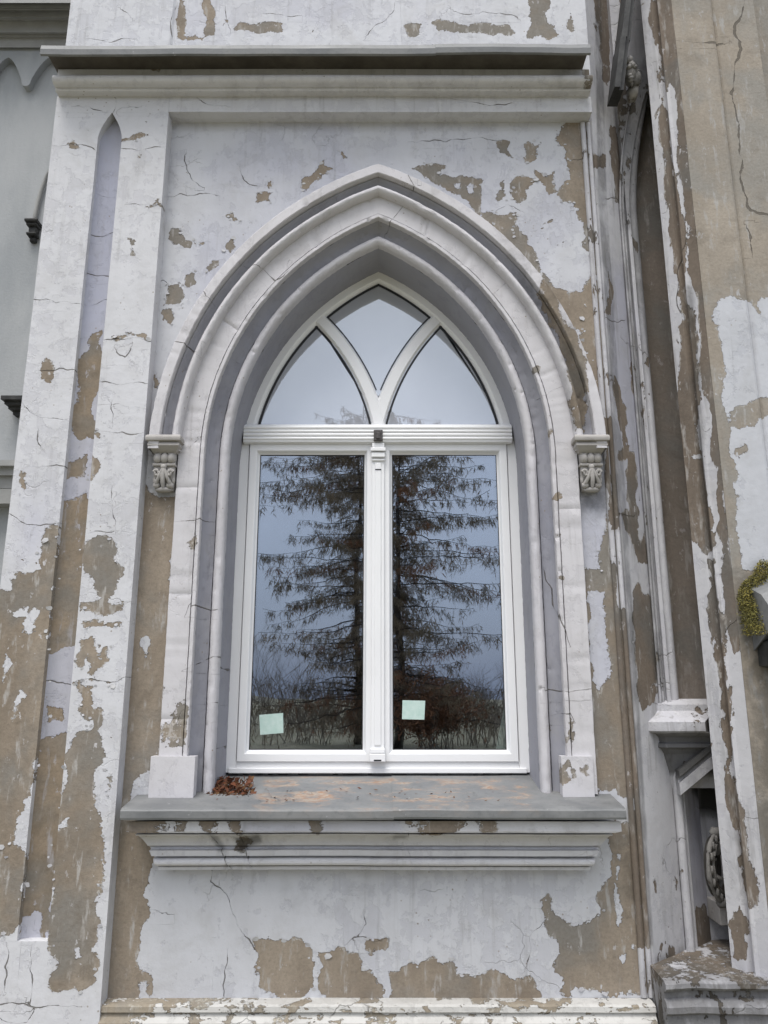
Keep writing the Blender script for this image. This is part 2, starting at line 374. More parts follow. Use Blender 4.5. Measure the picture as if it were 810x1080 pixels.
# ------------------------------------------------------------------ generic shapes
class MB:
    def __init__(s): s.v = []; s.f = []
    def add(s, vs, fs):
        b = len(s.v); s.v += [tuple(v) for v in vs]; s.f += [tuple(b + i for i in f) for f in fs]
    def box(s, x0, x1, y0, y1, z0, z1):
        s.add([(x0, y0, z0), (x1, y0, z0), (x1, y1, z0), (x0, y1, z0), (x0, y0, z1), (x1, y0, z1), (x1, y1, z1), (x0, y1, z1)],
              [(0, 3, 2, 1), (4, 5, 6, 7), (0, 1, 5, 4), (1, 2, 6, 5), (2, 3, 7, 6), (3, 0, 4, 7)])
    def rings(s, loops, closed=True, cap=True):
        b = len(s.v); n = len(loops[0])
        for l in loops: s.v += [tuple(p) for p in l]
        for i in range(len(loops) - 1):
            for j in range(n if closed else n - 1):
                j2 = (j + 1) % n
                s.f.append((b + i * n + j, b + i * n + j2, b + (i + 1) * n + j2, b + (i + 1) * n + j))
        if cap:
            s.f.append(tuple(b + j for j in reversed(range(n)))); s.f.append(tuple(b + (len(loops) - 1) * n + j for j in range(n)))
    def tube(s, path, rad, seg=8, cap=True):
        path = [Vector(p) for p in path]; loops = []
        for i, p in enumerate(path):
            d = (path[min(i + 1, len(path) - 1)] - path[max(i - 1, 0)]).normalized()
            a = Vector((0, 0, 1)) if abs(d.z) < .9 else Vector((0, 1, 0))
            x = d.cross(a).normalized(); y = d.cross(x)
            r = rad[i] if isinstance(rad, (list, tuple)) else rad
            loops.append([p + (x * math.cos(q) + y * math.sin(q)) * r for q in [2 * math.pi * j / seg for j in range(seg)]])
        s.rings(loops, True, cap)
    def ball(s, c, r, seg=14, rings=9, lump=0.0, rot=0.0):
        c = Vector(c); loops = []
        rx, ry, rz = (r, r, r) if isinstance(r, (int, float)) else r
        for i in range(1, rings):
            th = math.pi * i / rings
            l = []
            for j in range(seg):
                ph = 2 * math.pi * j / seg
                q = 1 + lump * math.sin(5 * ph + 3 * th) * math.sin(4 * th + ph)
                l.append(c + Vector((rx * math.sin(th) * math.cos(ph) * q, ry * math.sin(th) * math.sin(ph) * q, rz * math.cos(th) * q)))
            loops.append(l)
        s.rings(loops, True, True)
    def build(s, name, mat, parent=None, smooth=False, norm=True):
        o = mesh_obj(name, s.v, s.f, mat, parent, smooth)
        if norm: fix_normals(o)
        return o
def subd(o, cuts_len):
    """split long edges so that point attributes can follow the wear"""
    bm = bmesh.new(); bm.from_mesh(o.data)
    for _ in range(7):
        es = [e for e in bm.edges if e.calc_length() > cuts_len * 1.6]
        if not es: break
        bmesh.ops.subdivide_edges(bm, edges=es, cuts=1, use_grid_fill=True)
    bm.to_mesh(o.data); bm.free(); return o
def hsweep(name, prof, x0, x1, mat, parent, step=.02, smooth=False, und=.0015, seed=0, ends=(0, 0), **deco):
    """horizontal moulding: profile of (Y, z) swept along X; ends = inward mitre"""
    n = max(2, int((x1 - x0) / step)); xs = np.linspace(x0, x1, n + 1); V = []; Fc = []; m = len(prof)
    for x in xs:
        for (y, z) in prof: V.append((x, y, z))
    V = np.array(V); w = wob(V, und, 1.3, seed); V[:, 2] += w; V[:, 1] += wob(V, und, 1.1, seed + 5)
    for i in range(n):
        for j in range(m - 1):
            Fc.append((i * m + j, i * m + j + 1, (i + 1) * m + j + 1, (i + 1) * m + j))
    Fc.append(tuple(range(m))); Fc.append(tuple(n * m + j for j in reversed(range(m))))
    o = mesh_obj(name, V, Fc, mat, parent, smooth); fix_normals(o)
    deco_auto(o, **deco); return o
def arc(cx, cz, r, a0, a1, n=8): return [(cx + r * math.cos(R(a0 + (a1 - a0) * i / n)), cz + r * math.sin(R(a0 + (a1 - a0) * i / n))) for i in range(n + 1)]

# ================================================================== FACADE
Yw = 4.00; Yp = 3.91; XC = -.034; CC = .63; Z0 = 2.88
facade = thing('house_front', 'pale peeling plastered house front with white double window under a pointed arch', 'building', (0, 4.0, 0))
SW = Surf(0, Yw); SP = Surf(0, Yp); SU = Surf(0, 3.95)
def W(*p): return SW.poly(p)
def Pp(*p): return SP.poly(p)
wall_peel = [(1, W(*q)) for q in (
 [(318,200),(320,185),(342,168),(347,177),(355,177),(343,182),(333,192),(326,198)],
 [(270,205),(287,203),(285,213),(272,213)], [(280,194),(287,191),(287,199),(282,199)],
 [(360,160),(366,166),(362,168)],
 [(435,178),(452,174),(470,175),(464,185),(480,187),(497,187),(510,190),(507,200),(506,226),(494,214),(486,206),(470,202),(455,192)],
 [(521,226),(545,224),(545,268),(532,256)], [(524,150),(540,148),(540,166),(528,162)], [(526,192),(532,190),(531,212),(524,214)],
 [(553,153),(568,153),(567,168),(555,172)],
 [(600,128),(592,134),(586,143),(586,150),(595,158),(598,172),(600,185),(597,200),(605,212),(612,225),(618,250),(612,255),(622,266),(632,300),(630,200),(626,128)],
 [(588,206),(606,214),(616,236),(628,262),(630,128),(600,126),(592,138),(600,160),(603,188)],
 [(508,226),(522,224),(546,246),(566,274),(560,284),(536,262)],
 [(612,330),(632,300),(640,380),(628,400),(616,370)],
 [(560,176),(575,185),(584,182),(583,195),(586,203),(578,205),(570,192)],
 [(540,190),(560,188),(566,190),(552,212),(545,214),(538,205)],
 [(545,238),(553,247),(560,262),(568,276),(583,301),(600,311),(618,296),(622,285),(632,300),(650,455),(648,470),(640,470),(610,380),(585,320),(560,280),(540,262)],
 [(175,300),(190,300),(191,320),(173,322)], [(192,303),(196,290),(205,288),(208,300),(200,303)], [(171,327),(183,326),(185,337),(180,344),(171,338)],
 [(217,287),(221,281),(231,273),(230,279),(220,290)], [(178,246),(190,238),(193,248),(205,255),(214,257),(195,262),(183,258)],
 [(235,255),(248,249),(248,260),(243,266),(237,262)], [(238,227),(246,225),(253,232),(247,235)],
 [(162,395),(166,392),(164,420),(160,425)],
 # left jamb strip down to the plinth
 [(148,500),(158,520),(190,518),(186,560),(180,690),(172,830),(190,850),(165,880),(158,924),(152,945),(160,962),(150,975),(148,990),(146,1022),(163,1030),(158,1062),(90,1062),(104,1000),(120,850),(135,690)],
 # right strip
 [(612,600),(633,600),(634,580),(640,545),(640,500),(650,500),(672,690),(690,900),(692,1000),(680,1050),(665,1048),(640,1052),(620,1043),(605,1042),(597,1054),(590,1045),(585,1020),(590,1000),(580,985),(573,968),(572,950),(578,945),(585,960),(600,975),(615,973),(632,965),(635,940),(640,929),(646,900),(640,880),(648,860),(630,840),(610,800)],
 # apron patches
 [(268,992),(283,987),(284,990),(300,993),(330,998),(332,1040),(320,1050),(292,1052),(275,1040),(268,1020)],
 [(333,1002),(362,1001),(378,1010),(382,1022),(395,1032),(406,1040),(405,1058),(372,1058),(345,1053),(336,1040)],
 [(386,992),(408,990),(408,1003),(392,1006),(387,1000)],
 [(411,1025),(430,1018),(431,1015),(450,1012),(476,1012),(480,1028),(500,1029),(540,1030),(560,1033),(574,1055),(566,1060),(411,1060)],
)]
wall_peel += [(-1, W(*q)) for q in (
 [(562,268),(585,268),(622,270),(620,300),(602,310),(590,300),(575,287)],
 [(621,625),(637,624),(641,680),(640,715),(632,733),(626,715),(621,670)], [(148,670),(157,670),(158,680),(152,684),(147,678)], [(152,684),(155,684),(154,692)],
 [(650,900),(656,905),(657,965),(652,975),(648,960)], [(632,835),(648,832),(668,842),(670,866),(655,868)], [(660,985),(672,1000),(668,1004)], [(672,958),(676,956),(676,964)],
 [(145,1038),(157,1034),(158,1052),(148,1056)], [(140,832),(158,812),(170,830),(190,850),(150,850),(134,850)], [(155,505),(170,500),(168,515),(160,524)],
 [(600,355),(606,345),(616,350),(610,360),(620,372),(612,380)], [(556,198),(562,196),(562,204)],
 [(480,194),(487,193),(486,199),(480,200)], [(492,196),(500,195),(500,205),(494,204)], [(655,1010),(660,1006),(658,1018)],
)]
wall_crack = [jag(W(*q), seed=i) for i, q in enumerate((
 [(213,880),(222,930),(240,945),(250,975),(262,990),(268,1000)], [(385,955),(386,975),(372,990),(400,992)], [(175,208),(205,206),(228,206)],
 [(195,165),(203,190),(213,197)], [(252,175),(260,192),(270,196)], [(437,150),(470,150),(520,148)], [(575,970),(560,985),(556,1015)],
 [(640,166),(600,170)], [(164,960),(175,963)], [(240,1010),(236,1050)], [(430,215),(420,190)], [(178,300),(172,295),(165,300)], [(520,225),(535,215),(548,222)]))]
wall_grime = [(W((585,470),(640,470),(650,545),(600,545)), .12, .55), (W((140,460),(195,460),(190,540),(140,540)), .14, .35), (W((640,850),(690,850),(690,960),(650,960)), .2, .45),
              (W((300,918),(420,918),(420,960),(300,970)), .25, .22), (W((640,300),(632,120),(610,120),(615,300)), .1, .25),(W((90,1062),(120,850),(132,850),(104,1062)), .08, .3)]
wall_tint = [(W((180,130),(620,130),(630,420),(160,420)), .6, .55), (W((600,480),(660,480),(690,900),(600,860)), .4, .7)]
def in_arch(h):
    def f(s, z):
        x = np.abs(s - XC); r = h + CC
        return ((z <= Z0) & (x < h) & (z > 1.09)) | ((z > Z0) & ((x + CC) ** 2 + (z - Z0) ** 2 < r * r))
    return f
grid('wall_panel', SW, -1.30, 1.262, .12, 5.06, .0095, M['wall'], facade, depth=.02, drop=in_arch(1.0), peel=wall_peel, crack=wall_crack, grime=wall_grime, tint=wall_tint, wear=.14, seed=1, wearp=[(W((440,160),(630,120),(640,480),(600,400),(540,240)), .15, .42), (W((170,240),(260,230),(200,330),(165,420)), .1, .34), (W((606,500),(690,500),(695,1060),(560,1060)), .1, .36)])

def flakes(name, surf, peel, parent, mat, seed, n_per_m=16, lim=(-9, 9)):
    """curled bits of the paint layer standing off the wall along the broken edges"""
    r = random.Random(seed); V = []; Fc = []
    for sg, po in peel:
        if sg < 0: continue
        po = rough(po)
        for a, b in zip(po, np.roll(po, -1, 0)):
            l = float(np.hypot(*(b - a)))
            for _ in range(int(l * n_per_m + r.random())):
                t = r.random(); p = a + (b - a) * t
                if not (lim[0] < p[0] < lim[1]): continue
                p = p + np.array((r.gauss(0, .010), r.gauss(0, .010)))
                rad = r.uniform(.004, .013) if r.random() < .8 else r.uniform(.013, .022); m = r.choice((5, 6, 7)); rot = r.uniform(0, 6.28)
                hx, hz = math.cos(rot), math.sin(rot); tilt = r.uniform(.12, .42); k = len(V)
                for side in (0, 1):
                    for i in range(m):
                        q = 2 * math.pi * i / m; rr = rad * r.uniform(.6, 1.15) if side == 0 else None
                        if side == 0: dx, dz = rr * math.cos(q), rr * math.sin(q) * .75; V.append((p[0] + dx, p[1] + dz, .0015 + max(0, (dx * hx + dz * hz) + rad * .4) * tilt))
                        else: w = V[k + i]; V.append((w[0], w[1], w[2] - .0018))
                Fc.append(tuple(k + i for i in range(m))); Fc.append(tuple(k + m + i for i in reversed(range(m))))
                Fc += [(k + i, k + m + i, k + m + (i + 1) % m, k + (i + 1) % m) for i in range(m)]
    A = np.array(V); P = surf.pos(A[:, 0], A[:, 1], A[:, 2]); o = mesh_obj(name, P, Fc, mat, parent); fix_normals(o); o['kind'] = 'stuff'; return o
M['flake'] = simple('lifted_paint_flake', (.54, .535, .53), (.42, .415, .44), 14, .8, .001, 90)
inner_ = [(sg, q) for sg, q in wall_peel if q[:, 0].min() > -1.28]
flakes('paint_flakes', SW, inner_, facade, M['flake'], 5, 9, (-1.26, 1.18))
# vertical double roll along the right edge of the panel
mb = MB()
for x, r in ((1.207, .015), (1.240, .013)):
    mb.tube([(x, 3.996, z) for z in np.linspace(.24, 4.985, 300)], r, 10, False)
o = mb.build('edge_moulding', M['worn'], facade, True)
deco_auto(o, peel=[(1, W((628,440),(660,440),(690,800),(690,1000),(650,1000),(640,600))), (-1, W((640,560),(660,560),(670,640),(650,640)))], wear=.55, base=-.05, grime=[(W((636,430),(655,430),(660,560),(640,560)), .1, .4)])

# frieze above the panel
grid('frieze', SP, -1.2855, 1.243, 4.992, 5.10, .0095, M['pil'], facade, depth=.1, wear=.1, crack=[jag(SP.poly(((480,105),(540,108))), seed=3), jag(SP.poly(((212,106),(240,112))), seed=4)], seed=2)

# pilaster with a lancet groove
pil_peel = [(1, Pp(*q)) for q in (
 [(-20,600),(10,620),(20,603),(42,600),(43,565),(50,557),(61,553),(57,620),(50,700),(44,790),(36,815),(26,850),(18,865),(12,893),(8,905),(-20,910)],
 [(20,895),(26,900),(24,960),(18,985),(4,985),(-10,990),(-10,890),(6,893)],
 [(90,568),(105,565),(118,568),(120,590),(132,605),(125,612),(120,625),(112,635),(103,628),(100,612),(88,605)],
 [(84,636),(97,637),(130,638),(128,643),(86,642)], [(86,657),(100,655),(128,656),(127,660),(88,661)],
 [(85,675),(97,668),(102,690),(110,700),(100,715),(90,712),(80,700)], [(110,682),(114,680),(110,700),(106,700)],
 [(78,720),(100,722),(97,750),(92,765),(86,745)], [(76,719),(125,718),(124,722),(76,723)],
 [(66,800),(76,778),(88,768),(97,768),(101,745),(108,752),(108,790),(112,800),(112,835),(108,900),(104,950),(102,1000),(101,1035),(95,1040),(90,1043),(83,1050),(77,1040),(70,1045),(55,1045),(51,1032),(57,1022),(62,1015),(54,1005),(54,985),(48,980),(54,930),(60,870)],
 [(42,388),(48,380),(55,388),(57,395),(53,405),(44,400)], [(100,452),(108,455),(106,465),(100,460)],[(98,482),(105,484),(102,500),(96,506)], [(22,500),(27,498),(28,515),(24,522)],
 [(121,356),(155,352),(155,358),(124,359)], [(72,152),(77,150),(84,155),(76,157)], [(124,150),(139,143),(160,142)], [(142,162),(150,163),(148,169)],[(152,217),(167,210),(170,216),(158,219)], [(136,252),(142,254),(140,268)],
)] + [(-1, Pp(*q)) for q in (
 [(98,850),(108,800),(122,800),(115,855),(104,856)], [(36,640),(42,648),(30,672),(24,665)], [(22,730),(26,733),(18,758),(10,762),(14,745)], [(6,690),(12,700),(2,720)],
 [(80,1000),(83,1002),(82,1010)], [(101,935),(104,930),(104,948),(100,950)], [(100,990),(106,995),(104,1005),(97,1003)], [(60,868),(72,862),(72,872),(60,878)], [(14,650),(30,640),(30,650)],
 [(88,700),(92,690),(95,700),(92,708)], [(60,818),(70,812),(66,832)],
)]
pil_crack = [jag(Pp(*q), seed=20 + i) for i, q in enumerate((
 [(70,153),(100,158)], [(130,157),(168,155)], [(80,112),(106,117)], [(120,100),(120,118)], [(125,116),(150,112)], [(36,316),(82,320)], [(45,391),(80,390)], [(112,358),(158,360)],
 [(28,430),(70,443)], [(35,492),(68,492)], [(110,455),(148,457)], [(12,543),(62,551)], [(123,371),(132,377),(138,368)], [(108,403),(128,406),(152,404)], [(106,427),(128,427)], [(95,562),(140,562)],
 [(8,1000),(5,1040)], [(33,1010),(31,1060)], [(0,1060),(50,1061),(80,1061)], [(0,1074),(28,1079),(36,1066)], [(75,720),(130,715)], [(140,215),(170,215)], [(118,425),(119,450)], [(40,455),(42,470)], [(118,520),(122,560)]))]
GC = -1.622; GW = .071; GZ0 = .50; GZS = 4.80; GZA = 4.985
def gw(z):
    if z <= GZS: return GW
    t = min(1, (z - GZS) / (GZA - GZS)); return GW * max(0, 1 - t ** 1.7) if t < 1 else 0.0
zz = list(np.linspace(GZ0, GZS, 450)) + list(np.linspace(GZS + .008, GZA, 24))
pil = grid('pilaster', SP, -1.962, lambda z: GC - gw(z), GZ0, GZA, .0095, M['pil'], facade, depth=.12, zlist=zz, peel=pil_peel, crack=pil_crack, wear=.27, seed=3, wearp=[(Pp((-20,560),(70,560),(40,1000),(-20,1000)), .3, .42)], tint=[(Pp((20,520),(60,520),(50,600),(10,600)), .3, .8)])
def pilpart(nm, *a, **kw): return grid(nm, SP, *a, M['pil'], pil, peel=pil_peel, crack=pil_crack, seed=3, **kw)
pilpart('pilaster_face', lambda z: GC + gw(z), -1.2855, GZ0, GZA, .0095, depth=.12, zlist=zz, wear=.27, wearp=[(Pp((60,560),(145,540),(110,1050),(40,1050)), .3, .40), (Pp((110,340),(165,340),(150,560),(90,560)), .2, .32)])
pilpart('pilaster_base', -1.962, -1.2855, -.05, GZ0 - .0005, .0095, depth=.12, wear=.1)
pilpart('pilaster_head', -1.962, -1.2865, GZA + .0005, 5.10, .0095, depth=.12, wear=.1)
flakes('pilaster_flakes', SP, [(sg, q) for sg, q in pil_peel], pil, M['flake'], 6, 7, (-1.94, -1.31))
SG = Surf(0, 3.968)
g = lambda *p: SG.poly(p)
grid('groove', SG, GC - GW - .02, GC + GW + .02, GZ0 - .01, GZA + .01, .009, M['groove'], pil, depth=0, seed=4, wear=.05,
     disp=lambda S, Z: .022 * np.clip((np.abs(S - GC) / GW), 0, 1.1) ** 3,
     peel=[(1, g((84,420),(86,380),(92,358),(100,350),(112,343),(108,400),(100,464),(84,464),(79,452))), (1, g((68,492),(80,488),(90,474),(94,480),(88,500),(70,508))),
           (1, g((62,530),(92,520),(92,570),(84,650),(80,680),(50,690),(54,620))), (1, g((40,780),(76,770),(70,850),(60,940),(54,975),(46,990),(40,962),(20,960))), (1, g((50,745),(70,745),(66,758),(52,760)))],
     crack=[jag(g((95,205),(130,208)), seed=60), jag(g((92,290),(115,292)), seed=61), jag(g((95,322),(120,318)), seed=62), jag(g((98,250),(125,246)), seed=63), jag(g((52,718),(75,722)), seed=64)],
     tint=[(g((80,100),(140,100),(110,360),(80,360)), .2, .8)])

# upper wall above the cornice
up = lambda *p: SU.poly(p)
grid('upper_wall', SU, -1.965, 1.262, 5.28, 8.2, .014, M['wall'], facade, depth=.25, seed=5, wear=.2,
     disp=lambda S, Z: np.where(np.abs(S + 1.30) < .012, -.012, 0) + np.where(S < -1.30, .004, 0),
     peel=[(1, up(*q)) for q in ([(186,-20),(195,-20),(194,20),(196,42),(185,42)], [(196,38),(215,40),(216,44),(196,44)], [(219,-20),(227,-20),(226,20),(224,38),(214,40),(217,20)], [(246,30),(252,22),(298,24),(299,33),(270,36),(248,34)],
            [(455,24),(470,22),(500,26),(536,26),(542,34),(520,37),(480,34),(462,32)], [(428,27),(440,25),(444,24),(443,37),(430,38)], [(556,0),(572,-20),(580,-20),(578,18),(590,38),(556,42)], [(325,31),(332,30),(331,36)], [(596,-20),(600,10),(606,34),(598,30)])] +
          [(-1, up((478,20),(488,18),(492,26),(484,29))), (-1, up((575,10),(590,6),(592,30),(580,25)))],
     crack=[jag(up(*q), seed=70 + i) for i, q in enumerate(([(388,36),(408,20),(416,8)], [(480,12),(520,14),(545,18)], [(95,41),(140,42)], [(238,12),(242,30)], [(130,12),(138,18)], [(284,14),(312,17)], [(184,-10),(184,44)]))],
     tint=[(up((180,-20),(600,-20),(600,44),(180,44)), .3, .3)])

# ---------------- cornice
cprof = [(3.99, 5.262), (3.868, 5.255), (3.862, 5.250), (3.862, 5.178), (3.868, 5.172), (3.895, 5.172), (3.895, 5.166), (3.83, 5.166)] + [(y, z) for y, z in arc(3.828, 5.140, .027, 95, 265, 9)] + [(3.90, 5.112), (3.905, 5.130), (3.862, 5.128), (3.856, 5.122), (3.856, 5.102), (3.862, 5.096), (3.99, 5.096)]
cornice = hsweep('cornice', cprof, -1.952, 1.228, M['corn'], facade, seed=3, wear=.12, peel=[(1, SP.poly(q)) for q in (((60,66),(110,66),(105,79),(62,79)), ((130,66),(180,68),(178,78),(130,78)), ((560,66),(640,66),(640,76),(575,77)), ((600,60),(640,60),(640,100),(612,100)))],
                 grime=[(SP.poly(((560,60),(640,60),(640,100),(590,100))), .2, .5)], tint=[(SP.poly(((200,66),(560,66),(560,80),(200,80))), .1, .6)])
zp = [(3.99, 5.50), (3.95, 5.505), (3.712, 5.268), (3.690, 5.255), (3.683, 5.225), (3.687, 5.192), (3.699, 5.188), (3.707, 5.225), (3.74, 5.262), (3.99, 5.285)]
hsweep('flashing', zp, -1.978, .30, M['zinc'], cornice, und=.004, seed=8)
hsweep('flashing', [(y - .003, z + .004) for y, z in zp], .296, 1.19, M['zinc'], cornice, und=.005, seed=9)

mb = MB(); mb.box(-1.970, 1.19, 3.735, 3.99, 5.2555, 5.262); mb.build('soffit_shade_sheet', M['soffit_shade'], cornice)  # added dark sheet: the deep shade under the flashing put into colour
# ---------------- archivolt and hood mould
def gothic(h, z_bot, n=150, nv=90):
    """list of (X, Z) of the pointed-arch line at half width h (at springing), from lower left over the apex to lower right"""
    r = h + CC; a0 = math.acos(CC / r)
    left = [(XC - h, z) for z in np.linspace(z_bot, Z0, nv)][:-1]
    left += [(XC + CC - r * math.cos(a), Z0 + r * math.sin(a)) for a in np.linspace(0, a0, n)]
    return left + [(2 * XC - x, z) for x, z in reversed(left[:-1])]
def gsweep(name, prof, z_bot, mat, parent, smooth=True, und=.0015, seed=0, nv=90, rows=None, **deco):
    V = []; m = len(prof)
    for h, y in prof:
        for x, z in gothic(h, z_bot, nv=nv): V.append((x, y, z))
    n = len(V) // m; V = np.array(V); V[:, 1] += wob(V, und, 1.5, seed); V[:, 0] += wob(V, und * .7, 1.2, seed + 3); V[:, 2] += wob(V, und * .7, 1.2, seed + 4)
    rc = np.random.default_rng(seed + 40)
    for q in rc.choice(len(V), 90):
        dd = np.linalg.norm((V - V[q]) * np.array([1, 1.6, 1]), axis=1); rr = rc.uniform(.012, .034); kk = np.clip(1 - dd / rr, 0, 1)
        V[:, 1] += kk * rc.uniform(.003, .010)
    V += rc.normal(0, .0005, V.shape)
    Fc = [(i * n + j, i * n + j + 1, (i + 1) * n + j + 1, (i + 1) * n + j) for i in range(m - 1) for j in range(n - 1)]
    o = mesh_obj(name, V, Fc, mat, parent, smooth)
    if rows:
        o.data.materials.append(rows[0]); o.data.polygons.foreach_set('material_index', [1 if rows[1] <= i < rows[2] else 0 for i in range(m - 1) for j in range(n - 1)])
    if smooth:
        e = o.modifiers.new('edges', 'EDGE_SPLIT'); e.split_angle = R(24)
    deco_auto(o, **deco); return o
SA = Surf(0, 3.96); A_ = lambda *p: SA.poly(p)
arch_peel = [(1, A_(*q)) for q in ([(560,388),(568,384),(570,390),(560,396)], [(588,520),(597,519),(592,526),(580,528),(578,522)], [(573,458),(580,456),(580,461)], [(190,548),(206,546),(202,556),(207,570),(200,580),(190,576),(194,562)],
   [(176,715),(184,708),(188,715),(186,724),(196,738),(199,750),(197,788),(170,790),(173,740)], [(601,762),(607,756),(608,765),(612,775),(614,790),(606,795),(600,775)], [(597,778),(600,776),(600,784)], [(590,560),(594,562),(592,568)], [(588,610),(597,607),(596,612)],
   [(608,648),(611,648),(610,655)], [(584,645),(588,643),(587,652)], [(592,632),(595,640),(590,640)], [(570,758),(582,757),(581,776),(573,778)])]
arch_crack = [jag(A_(*q), seed=90 + i) for i, q in enumerate(([(278,284),(290,296),(300,290)], [(345,235),(360,222),(355,212)], [(408,238),(424,220),(436,205)], [(224,366),(243,374)], [(183,550),(214,547)], [(580,756),(612,754)], [(520,310),(536,296)], [(555,420),(590,410)], [(578,600),(600,674)], [(197,470),(210,462)], [(582,727),(620,726)],[(200,745),(228,742),(238,752)],[(204,638),(232,640)],[(205,700),(228,692)]))]
flat = [(1.078, 4.005), (1.078, 3.968), (1.075, 3.962), (.962, 3.962), (.961, 3.976), (.957, 3.976), (.955, 3.956), (.938, 3.956), (.935, 3.960), (.935, 3.995)]
archiv = gsweep('archivolt', flat, 1.135, M['arch'], facade, seed=11, wear=.08, peel=arch_peel, crack=arch_crack)
cav = [(.935, 3.995), (.926, 4.018), (.912, 4.038), (.894, 4.050), (.876, 4.054), (.876, 4.075), (.870, 4.075)]
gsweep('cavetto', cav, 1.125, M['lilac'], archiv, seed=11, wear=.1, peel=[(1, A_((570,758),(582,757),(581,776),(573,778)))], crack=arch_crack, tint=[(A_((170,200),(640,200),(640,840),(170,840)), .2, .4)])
roll = [(.870, 4.077), (.870, 4.050)] + [(.843 + .026 * math.cos(R(a)), 4.045 - .028 * math.sin(R(a))) for a in range(0, 181, 20)] + [(.817, 4.075)]
gsweep('roll_moulding', roll, 1.12, M['arch'], archiv, seed=11, wear=.1, crack=arch_crack, tint=[(A_((170,200),(640,200),(640,840),(170,840)), .2, .5)])
rev = [(.817, 4.075), (.815, 4.15), (.815, 4.25), (.815, 4.33), (.815, 4.46)]
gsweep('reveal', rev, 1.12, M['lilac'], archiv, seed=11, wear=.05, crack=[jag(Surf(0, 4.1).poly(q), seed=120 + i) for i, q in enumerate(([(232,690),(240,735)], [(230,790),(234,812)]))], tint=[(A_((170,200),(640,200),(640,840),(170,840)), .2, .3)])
hoodp = [(1.222, 4.005), (1.222, 3.896), (1.218, 3.892), (1.168, 3.890), (1.164, 3.894), (1.163, 3.935), (1.158, 3.935), (1.157, 3.926), (1.148, 3.942), (1.132, 3.956), (1.119, 3.961), (1.118, 3.975), (1.113, 3.975), (1.112, 3.950)] + \
        [(1.088 + .024 * math.cos(R(a)), 3.946 - .036 * math.sin(R(a))) for a in range(10, 171, 16)] + [(1.063, 3.952), (1.063, 3.995), (1.056, 3.995), (1.056, 3.966)]
hood_peel = [(1, A_(*q)) for q in ([(568,300),(580,310),(600,350),(612,390),(618,430),(614,455),(606,455),(602,410),(590,370),(570,330)], [(600,320),(606,330),(612,350),(604,340)])]
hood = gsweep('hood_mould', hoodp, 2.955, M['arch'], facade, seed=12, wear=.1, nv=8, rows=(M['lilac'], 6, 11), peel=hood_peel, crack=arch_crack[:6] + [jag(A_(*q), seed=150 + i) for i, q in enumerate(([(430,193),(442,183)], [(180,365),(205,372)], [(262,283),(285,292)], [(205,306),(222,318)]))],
              grime=[(A_((500,210),(560,270),(612,360),(622,455),(600,455),(585,370),(540,290)), .04, .35)])
# return faces at the feet of the hood
for sgn in (-1, 1):
    mb = MB(); mb.add([(XC + sgn * h, y, 2.955) for h, y in hoodp], [tuple(range(len(hoodp)))])
    o = mb.build('hood_foot', M['arch'], hood, norm=False); deco_auto(o, wear=.1)

# ---------------- carved corbels below the hood mould
def corbel(cx):
    mb = MB()
    def rect(hw, d, z): return [(cx - hw, 4.0, z), (cx - hw, 4.0 - d, z), (cx + hw, 4.0 - d, z), (cx + hw, 4.0, z)]
    mb.rings([rect(.088, .112, 2.954), rect(.092, .120, 2.948), rect(.094, .124, 2.935), rect(.092, .120, 2.922), rect(.080, .100, 2.916), rect(.082, .108, 2.910), rect(.084, .110, 2.896), rect(.070, .090, 2.880), rect(.062, .075, 2.866)])
    mb.rings([rect(.058, .055, 2.87), rect(.054, .060, 2.80), rect(.054, .058, 2.74), rect(.052, .050, 2.70), rect(.046, .035, 2.665)])
    for k in (-1, 0, 1): mb.ball((cx + k * .037, 3.942, 2.838), (.024, .028, .030), lump=.06)
    for k in range(-2, 3): mb.ball((cx + k * .024, 3.938, 2.866), (.011, .012, .010), 8, 6)
    mb.rings([rect(.060, .070, 2.806), rect(.062, .074, 2.800), rect(.060, .070, 2.793)])
    mb.ball((cx, 3.928, 2.787), (.016, .014, .016), lump=.1)
    for s in (-1, 1):                                    # scrolling leaves
        mb.tube([(cx + s * (.036 + .016 * math.cos(a) * (1 - i * .06)), 3.932 - i * .001, 2.752 + .020 * math.sin(a) * (1 - i * .05)) for i, a in enumerate(np.linspace(.4, 6.9, 13))], [.010 - i * .0004 for i in range(13)], 7)
        mb.tube([(cx + s * .004, 3.925, 2.775), (cx + s * .018, 3.926, 2.735), (cx + s * .034, 3.934, 2.705), (cx + s * .044, 3.945, 2.690)], [.009, .012, .011, .006], 7)
        mb.ball((cx + s * .034, 3.948, 2.690), (.020, .016, .018), lump=.15)
        mb.ball((cx + s * .048, 3.955, 2.720), (.010, .014, .024), lump=.12)
    mb.tube([(cx, 3.924, 2.78), (cx, 3.920, 2.74), (cx, 3.930, 2.70), (cx, 3.944, 2.668)], [.007, .012, .012, .006], 7)
    mb.ball((cx, 3.958, 2.668), (.044, .022, .016), lump=.1)
    o = mb.build('corbel', M['carve'], hood, True); e = o.modifiers.new('edges', 'EDGE_SPLIT'); e.split_angle = R(45)
    deco_auto(o, wear=.1); return o
corbel(XC - 1.14); corbel(XC + 1.14)

# ---------------- jamb bases
def jamb_base(x0, x1, seed):
    S = Surf(0, 3.944)
    return grid('jamb_base', S, x0, x1, 1.115, 1.312, .007, M['arch'], facade, depth=.06, und=.003, seed=seed, wear=.25 if seed == 2 else .0, peel=[(1, S.poly(q)) for q in (((592,806),(600,800),(602,808),(596,815),(600,822),(592,828)), ((612,812),(620,808),(618,816)), ((603,812),(608,812),(606,818)))])
jamb_base(-1.142, -.925, 1); jamb_base(.868, 1.022, 2)

